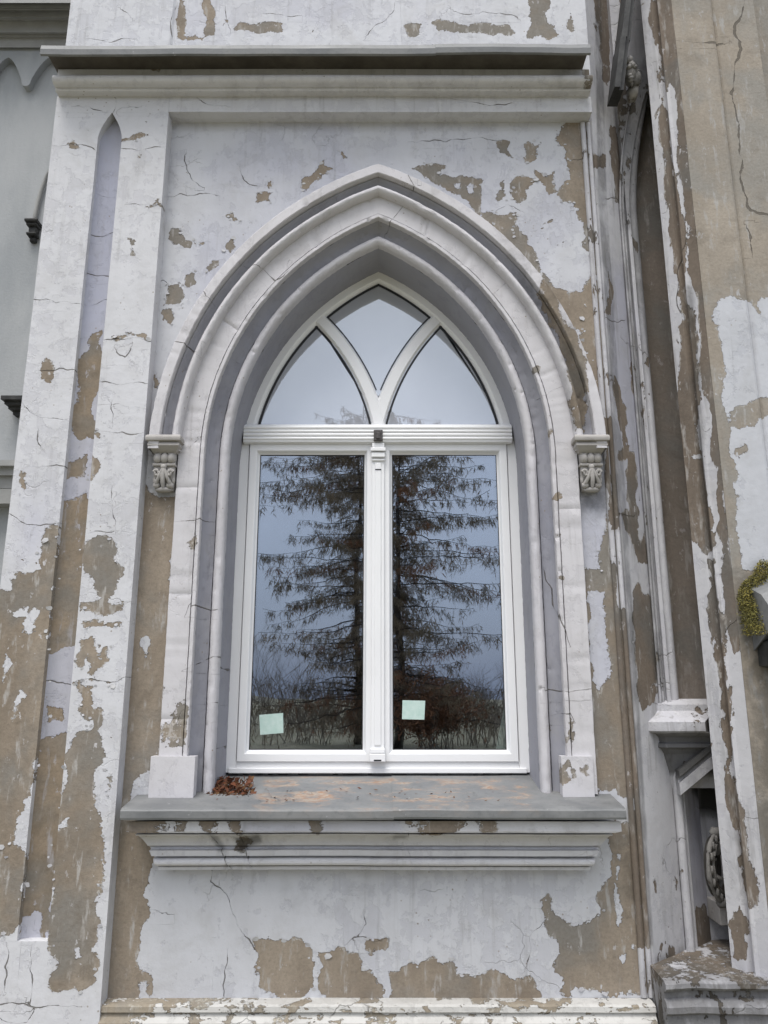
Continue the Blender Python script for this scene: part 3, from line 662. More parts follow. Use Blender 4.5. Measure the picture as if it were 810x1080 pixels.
# ---------------- window sill
sprof = [(4.0, 1.01), (3.80, 1.035), (3.797, .992), (3.80, .985), (3.862, .983), (3.862, .974), (3.838, .972)] + [(y, z) for y, z in arc(3.838, .905, .062, 88, 8, 9)][::1] + [(3.925, .902), (3.925, .894), (3.892, .892)] + \
        [(3.893, .868), (3.930, .864), (3.930, .857), (3.912, .855)] + arc(3.912, .838, .016, 100, 260, 5) + [(3.955, .822), (3.955, .815), (3.93, .814), (3.93, .800), (4.0, .798)]
def sill_end(o):
    # step the ends in with the moulding: the lower members are shorter
    n = len(o.data.vertices); a = np.empty(n * 3, np.float32); o.data.vertices.foreach_get('co', a); a = a.reshape(-1, 3)
    d = np.interp(a[:, 2], [.80, .82, .86, .89, .91, .97, .985], [.125, .115, .10, .085, .075, .03, .03]); d[a[:, 2] > .985] = 0
    x = a[:, 0]; c = (x.max() + x.min()) / 2; hw = (x.max() - x.min()) / 2
    a[:, 0] = c + (x - c) / hw * (hw - d); o.data.vertices.foreach_set('co', a.ravel()); o.data.update()
SS = Surf(0, 3.82); s_ = lambda *p: SS.poly(p)
sill = hsweep('window_sill', sprof, -1.190, 1.098, M['corn'], facade, step=.012, seed=15, wear=.05,
              peel=[(1, s_(*q)) for q in ([(130,860),(200,860),(196,877),(130,878)], [(210,862),(232,862),(230,876),(215,878)], [(238,862),(256,862),(254,876),(240,876)], [(324,862),(344,862),(342,876),(326,876)], [(425,862),(470,862),(520,864),(522,876),(440,876)], [(592,868),(616,868),(614,874),(594,875)], [(240,890),(252,884),(256,892),(244,900),(232,900)])],
              crack=[jag(s_((216,876),(217,900),(219,918)), seed=160), jag(s_((245,880),(246,918)), seed=161), jag(s_((432,880),(436,905)), seed=162)],
              grime=[(s_((238,884),(270,880),(268,892),(236,902)), .03, .7), (s_((414,882),(432,882),(430,888),(416,888)), .03, .6), (s_((210,876),(222,876),(222,905),(210,905)), .03, .5)],
              tint=[(s_((255,860),(425,860),(425,878),(255,878)), .05, 1.0)])
sill_end(sill)
def flash(x0, x1, xe0, xe1, dy, seed):
    prof = [(4.40, 1.196), (4.30, 1.178), (4.05, 1.135), (3.90, 1.114), (3.775, 1.096), (3.760, 1.090), (3.756, 1.084), (3.755, 1.055), (3.758, 1.046), (3.772, 1.046), (3.80, 1.040), (4.02, 1.034)]
    prof = [(y, z + dy) for y, z in prof]
    xs = np.linspace(x0, x1, 90); V = []; m = len(prof)
    for x in xs:
        for y, z in prof: V.append((x, y, z))
    V = np.array(V)
    # behind the jambs the sheet narrows into the reveal
    lim = np.where(V[:, 1] > 4.05, .86, 2.0) ; V[:, 0] = np.clip(V[:, 0], XC - lim, XC + lim)
    k = np.clip((V[:, 1] - 3.75) / .2, 0, 1)
    V[:, 2] += wob(V, .0022, 2.2, seed) ; V[:, 1] += wob(V, .002, 2.6, seed + 1) * (V[:, 1] < 3.85)
    Fc = [(i * m + j, i * m + j + 1, (i + 1) * m + j + 1, (i + 1) * m + j) for i in range(len(xs) - 1) for j in range(m - 1)]
    Fc += [tuple(range(m)), tuple((len(xs) - 1) * m + j for j in reversed(range(m)))]
    o = mesh_obj('flashing', V, Fc, M['zinc'], sill); fix_normals(o); subd(o, .05)
    deco_auto(o, stain=[(np.array([(-.62, 1.100), (.72, 1.100), (.72, 1.175), (-.62, 1.175)]), .05, .95)]); return o
flash(-1.212, .045, 0, 0, 0, 21); flash(.040, 1.112, 0, 0, .003, 22)
# curled lip of the sheet at its front corner
# ---------------- plinth under the apron
hsweep('plinth', [(4.0, .236), (3.935, .232), (3.922, .226), (3.918, .205), (3.93, .198), (3.925, .185), (3.905, .165), (3.90, .12), (3.90, -.05), (4.0, -.05)], -1.288, 1.235, M['cream'], facade, seed=30, wear=.35, base=-.06,
       peel=[(1, Surf(0, 3.92).poly(((100,1060),(280,1060),(270,1066),(150,1068),(140,1078),(100,1080))))])

o = mesh_obj('side_wall', [(-1.955, 4.03, 0), (-1.955, 6.0, 0), (-1.955, 6.0, 8.2), (-1.955, 4.03, 8.2), (-1.88, 4.03, 0), (-1.88, 6.0, 0), (-1.88, 6.0, 8.2), (-1.88, 4.03, 8.2)], [(0, 3, 2, 1), (4, 5, 6, 7), (0, 1, 5, 4), (1, 2, 6, 5), (2, 3, 7, 6), (3, 0, 4, 7)], M['pil'], facade); deco_auto(o, wear=.2)
# ================================================================== WINDOW
win = bpy.data.objects.new('window', None); col.objects.link(win); win.location = (XC, 4.33, 1.21); attach(win, facade)
win['label'] = 'new white pointed window with two casements, transom and intersecting tracery'
def part(o): return o
def gband(name, prof, zb, mat, nv=4, n=90):
    """arched frame member from z=zb upwards, every profile point clipped at zb"""
    V = []; m = len(prof)
    for h, y in prof:
        r = h + CC; a0 = math.acos(CC / r); ab = math.asin(max(-1, min(1, (zb - Z0) / r)))
        l = [(XC + CC - r * math.cos(a), Z0 + r * math.sin(a)) for a in np.linspace(ab, a0, n)]
        l += [(2 * XC - x, z) for x, z in reversed(l[:-1])]
        V += [(x, y, z) for x, z in l]
    N = len(V) // m
    Fc = [(i * N + j, i * N + j + 1, (i + 1) * N + j + 1, (i + 1) * N + j) for i in range(m - 1) for j in range(N - 1)]
    o = mesh_obj(name, V, Fc, mat, win, True); fix_normals(o); e = o.modifiers.new('edges', 'EDGE_SPLIT'); e.split_angle = R(30); return o
gband('arched_frame', [(.86, 4.44), (.86, 4.332), (.858, 4.330), (.775, 4.330), (.770, 4.333), (.758, 4.350), (.752, 4.362), (.748, 4.366)], 3.14, M['pvc'])
gband('arch_gasket', [(.752, 4.3500), (.744, 4.3510), (.738, 4.3525)], 3.14, M['gasket'])
def rect_frame(name, x0, x1, z0, z1, prof, mat, parent):
    mb = MB()
    loops = [[(x0 + t, y, z0 + t), (x1 - t, y, z0 + t), (x1 - t, y, z1 - t), (x0 + t, y, z1 - t)] for t, y in prof]
    mb.rings(loops, True, False); o = mb.build(name, mat, parent); return o
# lower fixed frame
mb = MB()
mb.box(XC - .85, XC - .762, 4.332, 4.44, 1.20, 3.10); mb.box(XC + .762, XC + .85, 4.332, 4.44, 1.20, 3.10); mb.box(XC - .7615, XC + .7615, 4.332, 4.44, 1.20, 1.262)
bevel(mb.build('frame', M['pvc'], win), .003)
mb = MB(); mb.box(XC - .80, XC + .80, 4.322, 4.44, 1.197, 1.224); bevel(mb.build('sill_rail', M['pvc'], win), .004)
spf = [(0, 4.42), (0, 4.326), (.003, 4.322), (.040, 4.322), (.044, 4.325), (.052, 4.344), (.058, 4.350), (.060, 4.354)]
for x0, x1 in ((-.792, -.056), (-.012, .724)):
    s = rect_frame('sash', x0, x1, 1.256, 3.048, spf, M['pvc'], win)
    rect_frame('sash_gasket', x0 + .0585, x1 - .0585, 1.256 + .0585, 3.048 - .0585, [(0, 4.353), (.005, 4.3535), (.006, 4.358)], M['gasket'], win)
# glass
def pane(poly, y, mat, th=.004):
    n = len(poly); V = [(x, y, z) for x, z in poly]
    return mesh_obj('pane', V, [tuple(range(n))], mat, win)
for x0, x1, tl in ((-.792, -.056, .002), (-.012, .724, -.003)):
    a, b, c, d = x0 + .058, x1 - .058, 1.314, 2.990
    V = [(a, 4.357, c), (b, 4.357 + tl, c), (b, 4.357 + tl, d), (a, 4.357, d)]
    mesh_obj('pane', V, [(0, 1, 2, 3)], M['glass'], win)
    mesh_obj('inner_pane', [(x, y + .022 + i_ * .0012, z) for i_, (x, y, z) in enumerate((V[0], V[1], V[2], V[3]))], [(0, 1, 2, 3)], M['glass2'], win)
RG = .742 + CC
def arcpts(cx, r, za, zb, side, n=40): return [(XC + cx + side * math.sqrt(max(0, r * r - (z - Z0) ** 2)), z) for z in np.linspace(za, zb, n)]
rb0, rb1, cb = 1.375, 1.455, -1.38
zt = 3.150
# upper panes lie behind the tracery
def apexz(c1, r1, c2, r2):                                   # crossing of the left main arc and a bar arc
    lo, hi = 3.2, 4.2
    f = lambda z: (c1 - math.sqrt(r1 * r1 - (z - Z0) ** 2)) - (c2 + math.sqrt(max(0, r2 * r2 - (z - Z0) ** 2)))
    for _ in range(60):
        mid = (lo + hi) / 2
        if f(mid) < 0: lo = mid
        else: hi = mid
    return lo
zl = apexz(CC, RG + .02, cb, rb0 + .02)
left = arcpts(CC, RG + .012, zt, zl, -1) + arcpts(cb, rb0 + .012, zl, zt, 1)
zd = apexz(CC, RG + .012, cb, rb1 - .012)
dia = [(XC, 3.36)] + arcpts(cb, rb1 - .012, 3.40, zd, 1)[::1] + arcpts(CC, RG + .012, zd, Z0 + math.sqrt((RG + .012) ** 2 - CC ** 2), -1)
dia_full = dia + [(2 * XC - x, z) for x, z in reversed(dia[1:-1])]
pane(left, 4.3530, M['glassu']); pane([(2 * XC - x, z) for x, z in reversed(left)], 4.3530, M['glassu']); pane(dia_full, 4.3552, M['glassu'])
# tracery bars: each the opposite arc shifted by half the span
def bar(side, y):
    V = []; Fc = []
    ze = apexz(CC, RG + .03, cb, (rb0 + rb1) / 2) + .02
    prof = [(rb0 - .006, 4.366), (rb0 + .002, y + .012), (rb0 + .012, y), (rb1 - .012, y), (rb1 - .002, y + .012), (rb1 + .006, 4.366)]
    n = 70
    for r, yy in prof:
        for x, z in arcpts(cb, r, zt - .01, ze, 1, n): V.append((XC + side * (x - XC), yy, z))
    for i in range(len(prof) - 1):
        for j in range(n - 1): Fc.append((i * n + j, i * n + j + 1, (i + 1) * n + j + 1, (i + 1) * n + j))
    o = mesh_obj('tracery_bar', V, Fc, M['pvc'], win, True); fix_normals(o); e = o.modifiers.new('edges', 'EDGE_SPLIT'); e.split_angle = R(30)
bar(1, 4.334); bar(-1, 4.3375)
# dark gasket lines beside the bars
mb = MB()
for side in (1, -1):
    for r0, r1, a, b in ((rb0 - .016, rb0 - .004, zt, zl), (rb1 + .004, rb1 + .011, 3.40, zd)):
        p0 = arcpts(cb, r0, a, b, 1, 50); p1 = arcpts(cb, r1, a, b, 1, 50)
        V = [(XC + side * (x - XC), 4.3514, z) for x, z in p0] + [(XC + side * (x - XC), 4.3514, z) for x, z in p1]
        mb.add(V, [(j, j + 1, 50 + j + 1, 50 + j) for j in range(49)])
mb.build('tracery_gasket', M['gasket'], win)
# transom with reeding
tp = [(4.40, 3.172), (4.325, 3.170), (4.300, 3.158), (4.292, 3.150)]
for k in range(4):
    zc = 3.138 - k * .0225; tp += [(4.290 - .0055 * math.sin(R(a)), zc + .0085 * math.cos(R(a))) for a in range(10, 171, 32)] + [(4.293, zc - .0112)]
tp += [(4.292, 3.052), (4.312, 3.046), (4.40, 3.046)]
V = []; m = len(tp)
for x in (XC - .792, XC + .786):
    for y, z in tp: V.append((x, y, z))
tr = mesh_obj('transom', V, [(j, j + 1, m + j + 1, m + j) for j in range(m - 1)] + [tuple(range(m)), tuple(range(2 * m - 1, m - 1, -1))], M['pvc'], win); fix_normals(tr)
# mullion cover strip with its little capital and foot
mb = MB()
xm = XC
mb.box(xm - .036, xm + .036, 4.306, 4.40, 1.262, 3.046)
mb.box(xm - .018, xm + .018, 4.300, 4.31, 1.34, 2.925)
for z0, z1, d, w in ((2.955, 2.985, .020, .040), (2.990, 3.012, .028, .044), (3.016, 3.044, .016, .036), (2.935, 2.948, .012, .038)): mb.box(xm - w, xm + w, 4.306 - d, 4.32, z0, z1)
for z0, z1, d, w in ((1.258, 1.300, .022, .042), (1.302, 1.326, .014, .040)): mb.box(xm - w, xm + w, 4.306 - d, 4.32, z0, z1)
bevel(mb.build('mullion', M['pvc'], win), .004)
mb = MB(); mb.box(xm - .026, xm + .026, 4.272, 4.30, 3.052, 3.118); mb.box(xm - .012, xm + .012, 4.266, 4.28, 3.062, 3.10)
bevel(mb.build('bracket', M['bracket'], win), .003)
mb = MB(); mb.box(xm - .018, xm + .018, 4.2975, 4.302, 2.880, 2.886); mb.build('drain_slot', M['gasket'], win)
mb = MB(); mb.box(xm - .020, xm + .020, 4.283, 4.29, 1.262, 1.270); mb.build('drain_slot', M['gasket'], win)
mb = MB()
for i in range(60):                                             # ragged open joint between the rail and the sheet metal
    xx = XC - .80 + i * .0267; mb.box(xx, xx + .0267, 4.326, 4.36, 1.17, 1.192 + random.uniform(-.004, .006))
mb.build('open_joint', M['gasket'], win)

# room behind the panes
mb = MB(); x0, x1, y0, y1, z0, z1 = XC - 1.3, XC + 1.3, 4.012, 7.6, .9, 4.95
mb.add([(x0, y0, z0), (x1, y0, z0), (x1, y1, z0), (x0, y1, z0), (x0, y0, z1), (x1, y0, z1), (x1, y1, z1), (x0, y1, z1)], [(0, 1, 2, 3), (4, 7, 6, 5), (1, 5, 6, 2), (2, 6, 7, 3), (3, 7, 4, 0)])
mb.build('room', M['room'], facade, norm=False)

# stickers on the panes
def sticker(pts, label):
    P = [at(x, y, 4.3535) for x, y in pts]; n = len(P)
    V = [(p.x, 4.3538, p.z) for p in P] + [(p.x, 4.3525 - .0004 * i, p.z) for i, p in enumerate(P)]
    o = mesh_obj('sticker', V, [(3, 2, 1, 0), (4, 5, 6, 7)] + [(i, (i + 1) % 4, 4 + (i + 1) % 4, 4 + i) for i in range(4)], M['paper']); fix_normals(o)
    return tag(o, label, 'sticker', 'stickers left on the new panes')
sticker([(274.5, 775), (299, 773), (298.5, 752), (273.5, 754)], 'small pale green sticker at the lower left corner of the left casement pane')
sticker([(424, 758.5), (447.5, 759), (448.5, 739), (424.5, 738.5)], 'small pale green sticker low on the right casement pane beside the mullion')
# board leaning inside
mb = MB(); a = at(511, 806, 4.50); b = at(536, 715, 4.62); c = at(560, 806, 4.62)
mb.add([(a.x, 4.50, a.z - .2), (a.x + .35, 4.52, a.z - .2), (b.x + .37, 4.62, b.z + .3), (b.x + .08, 4.60, b.z + .3), (a.x, 4.515, a.z - .2), (a.x + .35, 4.535, a.z - .2), (b.x + .37, 4.635, b.z + .3), (b.x + .08, 4.615, b.z + .3)],
       [(0, 1, 2, 3), (7, 6, 5, 4), (0, 4, 5, 1), (1, 5, 6, 2), (2, 6, 7, 3), (3, 7, 4, 0)])
o = mb.build('leaning_board', M['board']); tag(o, 'pale green board leaning inside the lower right corner of the right pane', 'board')

# dead leaves in the left corner of the sill
V = []; Fc = []; mi = []
for i in range(300):
    t = random.random(); px = 218 + 50 * t; w = 1 - abs(t - .45) * 1.2
    y = 833 - 12 * t + random.gauss(0, 2.6) * w
    p = at(px, y, random.uniform(3.98, 4.16)); hz = 1.135 + .10 * (p.y - 4.05) / .25
    p = Vector((max(-.835, p.x) if p.y > 4.03 else p.x, p.y, hz + abs(random.gauss(0, .009)) * w + .004))
    n = Vector((random.gauss(0, 1), random.gauss(0, 1), random.gauss(0, 1.0))).normalized(); a = n.orthogonal().normalized(); b = n.cross(a)
    l = random.uniform(.010, .026); q = random.uniform(.3, .7)
    base = len(V); V += [p - a * l, p + b * l * q + n * .003, p + a * l, p - b * l * q + n * .003]; Fc.append((base, base + 1, base + 2, base + 3)); mi.append(0 if random.random() < .6 else 1)
o = mesh_obj('leaf_heap', V, Fc, mats=[M['leaf'], M['leaf2']], midx=mi); tag(o, 'heap of rust-brown dead leaves in the left corner of the window sill', 'leaf heap')
V = []; Fc = []; mi = []
for i in range(90):
    px = random.uniform(205, 330) if i < 50 else random.uniform(330, 545); p = at(px, random.uniform(821, 838), 4.05); p.y = random.uniform(3.86, 4.10); p.z = float(np.interp(p.y, [3.785, 3.90, 4.05, 4.30], [1.098, 1.114, 1.135, 1.178])) + .005
    if abs(p.x - XC) > .80: continue
    n = Vector((random.gauss(0, .3), random.gauss(0, .3), 1)).normalized(); a = n.orthogonal().normalized(); b = n.cross(a); an = random.uniform(0, 6.28); a, b = a * math.cos(an) + b * math.sin(an), b * math.cos(an) - a * math.sin(an)
    l = random.uniform(.004, .013); base = len(V); V += [p - a * l, p + b * l * .4, p + a * l, p - b * l * .4]; Fc.append((base, base + 1, base + 2, base + 3)); mi.append(random.randint(0, 1))
o = mesh_obj('leaf_litter', V, Fc, mats=[M['leaf'], M['leaf2']], midx=mi); tag(o, 'loose bits of dry leaf scattered over the grey window sill', 'litter', kind='stuff')

# ================================================================== CORNER BUTTRESS on the right
but = thing('corner_buttress', 'tall peeling corner buttress with a shadowed brown niche right of the window', 'buttress', (1.6, 4.0, 0))
SAo = Surf(1.262, 3.988, .222, .192); LA = math.hypot(.222, .192)
ja = lambda *p: SAo.poly(p)
a_peel = [(1, ja(*q)) for q in ([(626,-30),(637,-30),(640,0),(643,30),(640,90),(634,84),(632,40)], [(624,163),(641,163),(640,177),(627,177)], [(642,135),(650,133),(657,167),(660,217),(650,213),(648,187),(643,160)],
   [(665,353),(672,367),(674,417),(668,413),(666,380)], [(648,397),(653,407),(660,430),(663,467),(657,473),(655,457),(650,437)], [(652,484),(658,470),(664,470),(662,482)], [(640,280),(646,300),(643,330),(640,330)],
   [(655,542),(672,540),(674,556),(660,556)], [(660,557),(670,557),(673,577),(680,560),(688,590),(682,594),(673,593)], [(665,623),(672,617),(683,630),(693,640),(702,680),(704,727),(690,740),(684,744),(677,753),(672,737),(673,713),(670,680)],
   [(693,1000),(697,990),(704,988),(711,1000),(710,1018),(700,1022)], [(662,478),(668,478),(676,545),(668,545)], [(655,-30),(690,-30),(690,20),(680,60),(668,100),(660,100)])] + \
   [(-1, ja(*q)) for q in ([(680,605),(690,600),(694,622),(686,624)], [(700,1000),(704,998),(703,1012)], [(688,722),(696,716),(698,726)])]
jamb = grid('splayed_jamb', SAo, 0, LA, .36, 7.2, .0095, M['worn'], but, depth=.05, seed=40, wear=.28, peel=a_peel, base=-.1,
     crack=[jag(ja(*q), seed=200 + i) for i, q in enumerate(([(640,335),(660,337)], [(652,540),(672,541)], [(640,210),(656,212)]))], tint=[(ja((640,280),(690,280),(690,560),(650,560)), .3, .8)],
     grime=[(ja((645,90),(664,90),(672,300),(664,300)), .06, .65), (ja((662,120),(676,120),(686,480),(700,720),(690,720),(674,480)), .03, .55), (ja((627,-20),(634,-20),(640,200),(690,1000),(684,1000),(630,200)), .02, .5), (ja((690,1010),(730,990),(740,1040),(690,1050)), .08, .5)])
# white roll beside the niche, bending into the pointed head
def rollpath(off=0.0):
    p = [(1.525, 4.176, z) for z in np.linspace(1.56, 4.45, 180)]
    for t in np.linspace(.02, 1, 40): p.append((1.525 + .145 * t ** 1.7, 4.176, 4.45 + .90 * t))
    return p
mb = MB(); mb.tube(rollpath(), .030, 12, False); mb.tube([(x - .042, y - .012, z) for x, y, z in rollpath()], .013, 8, False); mb.tube([(x - .066, y - .034, z) for x, y, z in rollpath()], .009, 8, False); mb.tube([(x - .084, y - .048, z) for x, y, z in rollpath()], .007, 8, False)
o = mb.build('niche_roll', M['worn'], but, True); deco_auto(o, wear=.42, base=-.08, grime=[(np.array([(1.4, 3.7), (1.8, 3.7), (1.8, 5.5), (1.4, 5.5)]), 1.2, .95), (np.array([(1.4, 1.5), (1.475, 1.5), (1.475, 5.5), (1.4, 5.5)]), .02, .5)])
SB = Surf(0, 4.27)
grid('niche_back', SB, 1.48, 1.84, 1.5, 5.6, .012, M['bare'], but, depth=0, seed=41, base=.2, wear=0)
SH = Surf(0, 4.13)
def arcx(z):
    if z < 4.45: return 1.497
    t = min(1, (z - 4.45) / .9); return 1.497 + .173 * t ** 1.7
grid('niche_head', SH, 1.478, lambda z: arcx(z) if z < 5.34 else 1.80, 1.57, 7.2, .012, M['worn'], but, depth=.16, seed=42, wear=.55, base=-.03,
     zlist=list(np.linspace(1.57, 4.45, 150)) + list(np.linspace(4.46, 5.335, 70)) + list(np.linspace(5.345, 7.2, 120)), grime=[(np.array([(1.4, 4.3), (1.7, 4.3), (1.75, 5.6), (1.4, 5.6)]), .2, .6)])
mb = MB(); c = Vector((1.515, 3.97, 5.32))
mb.ball(c, (.040, .05, .085), 16, 10, .16); mb.ball(c + Vector((.03, -.01, -.05)), (.03, .035, .05), 12, 8, .2); mb.ball(c + Vector((-.01, -.02, .07)), (.025, .03, .03), 12, 8, .2); mb.ball(c + Vector((.02, .05, -.10)), (.035, .06, .05), 12, 8, .2)
for i in range(26):
    v = Vector((random.gauss(0, 1), random.gauss(-.4, 1), random.gauss(0, 1))).normalized(); mb.ball(c + Vector((v.x * .040, v.y * .05, v.z * .09)), (random.uniform(.008, .018), .014, random.uniform(.008, .022)), 7, 5, .2)
o = mb.build('carved_stop', M['carve'], but, True); deco_auto(o, wear=.5, grime=[(np.array([(1.49, 5.2), (1.7, 5.2), (1.7, 5.42), (1.49, 5.42)]), .1, .8)])
# dark weathered drip moulding rising above the niche
mb = MB()
def rk(t, w, y): return Vector((1.372 + .135 * t + w, y, 5.125 + .80 * t))
for (w0, w1, y0, y1) in ((0, .034, 3.86, 4.02), (.034, .062, 3.885, 4.02)):
    loops = [[rk(t, w0, y0), rk(t, w1, y0), rk(t, w1, y1), rk(t, w0, y1)] for t in (0, .45, .452, 1.6)]
    for p in loops[2] + loops[3]: p.x += .006; 
    mb.rings(loops)
o = mb.build('drip_mould', M['zincdark'], but)
# near pier: splayed face with a groove, then the beige front
SPi = Surf(1.61, 3.95, .125, -.15); LP = math.hypot(.125, .15); pi_ = lambda *p: SPi.poly(p)
def pier_disp(S, Z):
    u = S / LP; g = np.exp(-((u - .465) / .055) ** 2) * .026; r = np.exp(-((u - .58) / .05) ** 2) * .010
    return -g + r
p_peel = [(1, pi_(*q)) for q in ([(700,-40),(712,-40),(740,250),(762,480),(778,640),(783,690),(772,690),(764,590),(757,540),(750,480),(738,380),(730,300),(722,230),(712,130),(706,90),(700,110),(690,40),(686,-40)],
   [(716,480),(745,480),(750,560),(752,580),(740,590),(728,570),(722,545)], [(718,345),(728,330),(735,400),(740,480),(718,480)],[(745,590),(754,590),(766,700),(775,790),(790,900),(800,940),(790,960),(780,900),(764,800),(752,680)],
   [(690,60),(697,100),(712,180),(726,300),(735,350),(725,340),(712,270),(703,180)], [(768,975),(780,955),(790,975),(786,1010),(770,1010)], [(762,700),(768,760),(776,830),(768,820)])]
grid('pier_splay', SPi, 0, LP, .36, 7.2, .008, M['worn'], but, depth=.02, disp=pier_disp, seed=43, peel=p_peel, base=-.08, wear=.30,
     crack=[jag(pi_((718,330),(722,262),(724,252)), seed=230), jag(pi_((765,668),(786,650)), seed=231)],
     grime=[(pi_((723,300),(731,300),(740,400),(752,580),(742,580),(732,450)), .03, .55), (pi_((745,700),(760,700),(790,950),(775,950)), .06, .35)])
SR = Surf(1.61, 3.95, .19, .38)
grid('pier_reveal', SR, 0, .40, .36, 7.2, .03, M['bare'], but, depth=0, seed=44, base=.2)
SFr = Surf(0, 3.80); fr_ = lambda *p: SFr.poly(p)
def front_disp(S, Z): return np.where(S > 2.245, -.16, np.where(S > 1.985, -.016, 0.0)) - .010 * np.exp(-((S - 1.985) / .012) ** 2)
f_peel = [(-1, fr_(*q)) for q in ([(757,318),(770,312),(795,314),(803,330),(812,420),(815,590),(790,588),(777,560),(770,480),(764,400)], [(777,480),(840,470),(840,600),(782,600),(775,540)], [(800,315),(830,315),(830,430),(812,430)])] + \
         [(1, fr_(*q)) for q in ([(768,435),(780,428),(800,420),(830,414),(830,432),(800,442),(785,452),(770,452)], [(772,470),(786,466),(790,478),(780,484),(773,480)])]
grid('beige_front', SFr, 1.737, 3.1, -.05, 7.2, .012, M['beige'], but, depth=.02, disp=front_disp, seed=45, base=.2, peel=f_peel,
     crack=[jag(fr_((784,-40),(783,15),(776,35),(783,50),(776,75),(772,96),(776,110),(781,160),(789,215),(793,220),(812,225)), seed=240), jag(fr_((790,240),(794,262)), seed=241), jag(fr_((715,43),(765,44)), n=1, seed=242)],
     grime=[(fr_((776,600),(840,600),(840,1060),(790,1060)), .3, .62)])
# moulded niche sill
inner = [(1.40, 4.20), (1.47, 4.19), (1.50, 4.17), (1.76, 4.17)]; outer = [(1.30, 4.13), (1.335, 4.065), (1.385, 4.02), (1.62, 4.02)]
mb = MB(); loops = []
for z, t in ((1.585, .05), (1.560, .40), (1.556, .44), (1.525, .46), (1.520, .50), (1.500, .66), (1.480, .92), (1.472, 1.0), (1.428, 1.0), (1.420, .94), (1.412, .72), (1.395, .55), (1.370, .50), (1.362, .58), (1.345, .60), (1.335, .45), (1.310, .32), (1.28, .26), (1.22, .12), (1.14, .02)):
    l = [Vector((a[0] + (b[0] - a[0]) * t, a[1] + (b[1] - a[1]) * t, z)) for a, b in zip(inner, outer)]
    loops.append(l + [Vector((1.80, 4.30, z)), Vector((1.42, 4.30, z))])
mb.rings(loops); o = mb.build('niche_sill', M['worn'], but); subd(o, .035)
deco_auto(o, wear=.42, grime=[(np.array([(1.3, 1.2), (1.8, 1.2), (1.8, 1.425), (1.3, 1.425)]), .04, .75)])  # shade on the underside of the mouldings painted in with the dirt
# lower blind panel: inner jamb, back, raking hood, ring ornament
SL = Surf(1.505, 4.176, .155, .126); LL = math.hypot(.155, .126)
mb = MB()
mb.tube([(1.505, 4.17, z) for z in np.linspace(.36, 1.30, 60)], .022, 10, False); mb.tube([(1.545, 4.205, z) for z in np.linspace(.36, 1.30, 60)], .010, 8, False)
o = mb.build('panel_roll', M['worn'], but, True); deco_auto(o, wear=.3)
grid('panel_jamb', SL, 0, LL, .36, 1.36, .01, M['worn'], but, depth=0, seed=46, wear=.2, base=-.1, peel=[(1, SL.poly(((728,965),(745,955),(755,985),(752,1000),(735,1010),(726,1000))))], tint=[(SL.poly(((726,830),(755,830),(755,960),(726,960))), .1, .9)],
     grime=[(SL.poly(((724,800),(770,800),(765,850),(740,850),(730,835))), .05, .9)])  # shade just below the raking hood painted dark on the jamb
SLb = Surf(0, 4.304)
grid('panel_back', SLb, 1.655, 1.86, .36, 1.5, .012, M['worn'], but, depth=0, seed=47, wear=.35, grime=[(SLb.poly(((730,780),(790,780),(790,870),(730,860))), .1, 1.0), (SLb.poly(((735,860),(790,860),(790,1010),(735,1010))), .15, .35)])  # upper patch paints in the dark void under the hood
mb = MB(); p0 = Vector((1.49, 4.10, 1.232)); p1 = Vector((1.76, 4.10, 1.432))
for dz0, dz1, dy in ((0, -.030, -.02), (-.032, -.060, .004), (-.060, -.118, -.012)):
    loops = []
    for p in (p0, p1): loops.append([p + Vector((0, dy, dz0)), p + Vector((0, dy, dz1)), p + Vector((.02, .24, dz1)), p + Vector((.02, .24, dz0))])
    mb.rings(loops)
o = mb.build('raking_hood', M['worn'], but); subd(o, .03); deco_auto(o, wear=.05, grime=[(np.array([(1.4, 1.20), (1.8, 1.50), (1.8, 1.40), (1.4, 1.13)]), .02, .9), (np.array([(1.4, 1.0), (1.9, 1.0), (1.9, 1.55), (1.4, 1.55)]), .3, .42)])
mb = MB(); c = Vector((1.660, 4.120, .775)); d = Vector((.75, .66, 0)); up_ = Vector((0, 0, 1)); nn = Vector((.66, -.75, 0))
for rh, rv, tb, lift in ((.104, .146, .011, 0), (.070, .108, .008, .010)):
    ring = [c + nn * lift + d * rh * math.cos(a) + up_ * rv * (1 + .05 * math.cos(4 * a)) * math.sin(a) for a in np.linspace(0, 2 * math.pi, 61)]
    mb.tube(ring, [tb * (1 + .22 * math.sin(i * .628)) for i in range(61)], 9, False)
for i in range(14):
    a = 2 * math.pi * i / 14; mb.ball(c + nn * .012 + d * .092 * math.cos(a) + up_ * .134 * math.sin(a), (.010, .009, .020), 8, 6, .25)
for sg_ in (1, -1):
    mb.ball(c + up_ * sg_ * .160, (.030, .026, .026), 10, 7, .2); mb.tube([c + up_ * sg_ * .115, c + up_ * sg_ * .06 + d * .02, c + up_ * sg_ * .04 - d * .03], [.02, .016, .01], 7)
mb.add([c - nn * .03 + d * .09 * math.cos(a) + up_ * .14 * math.sin(a) for a in np.linspace(0, 2 * math.pi, 24, endpoint=False)], [tuple(range(24))])
o = mb.build('ring_ornament', M['carve'], but, True); deco_auto(o, wear=.5, grime=[(np.array([(1.60, .62), (1.70, .62), (1.70, .93), (1.60, .93)]), .05, .45), (np.array([(1.5, .50), (1.9, .50), (1.9, 1.0), (1.5, 1.0)]), .1, .62)])
mb = MB(); mb.box(1.655, 1.77, 4.15, 4.30, .50, .60); o = mb.build('ornament_block', M['carve'], but); bevel(o, .006); subd(o, .03); deco_auto(o, wear=.4)
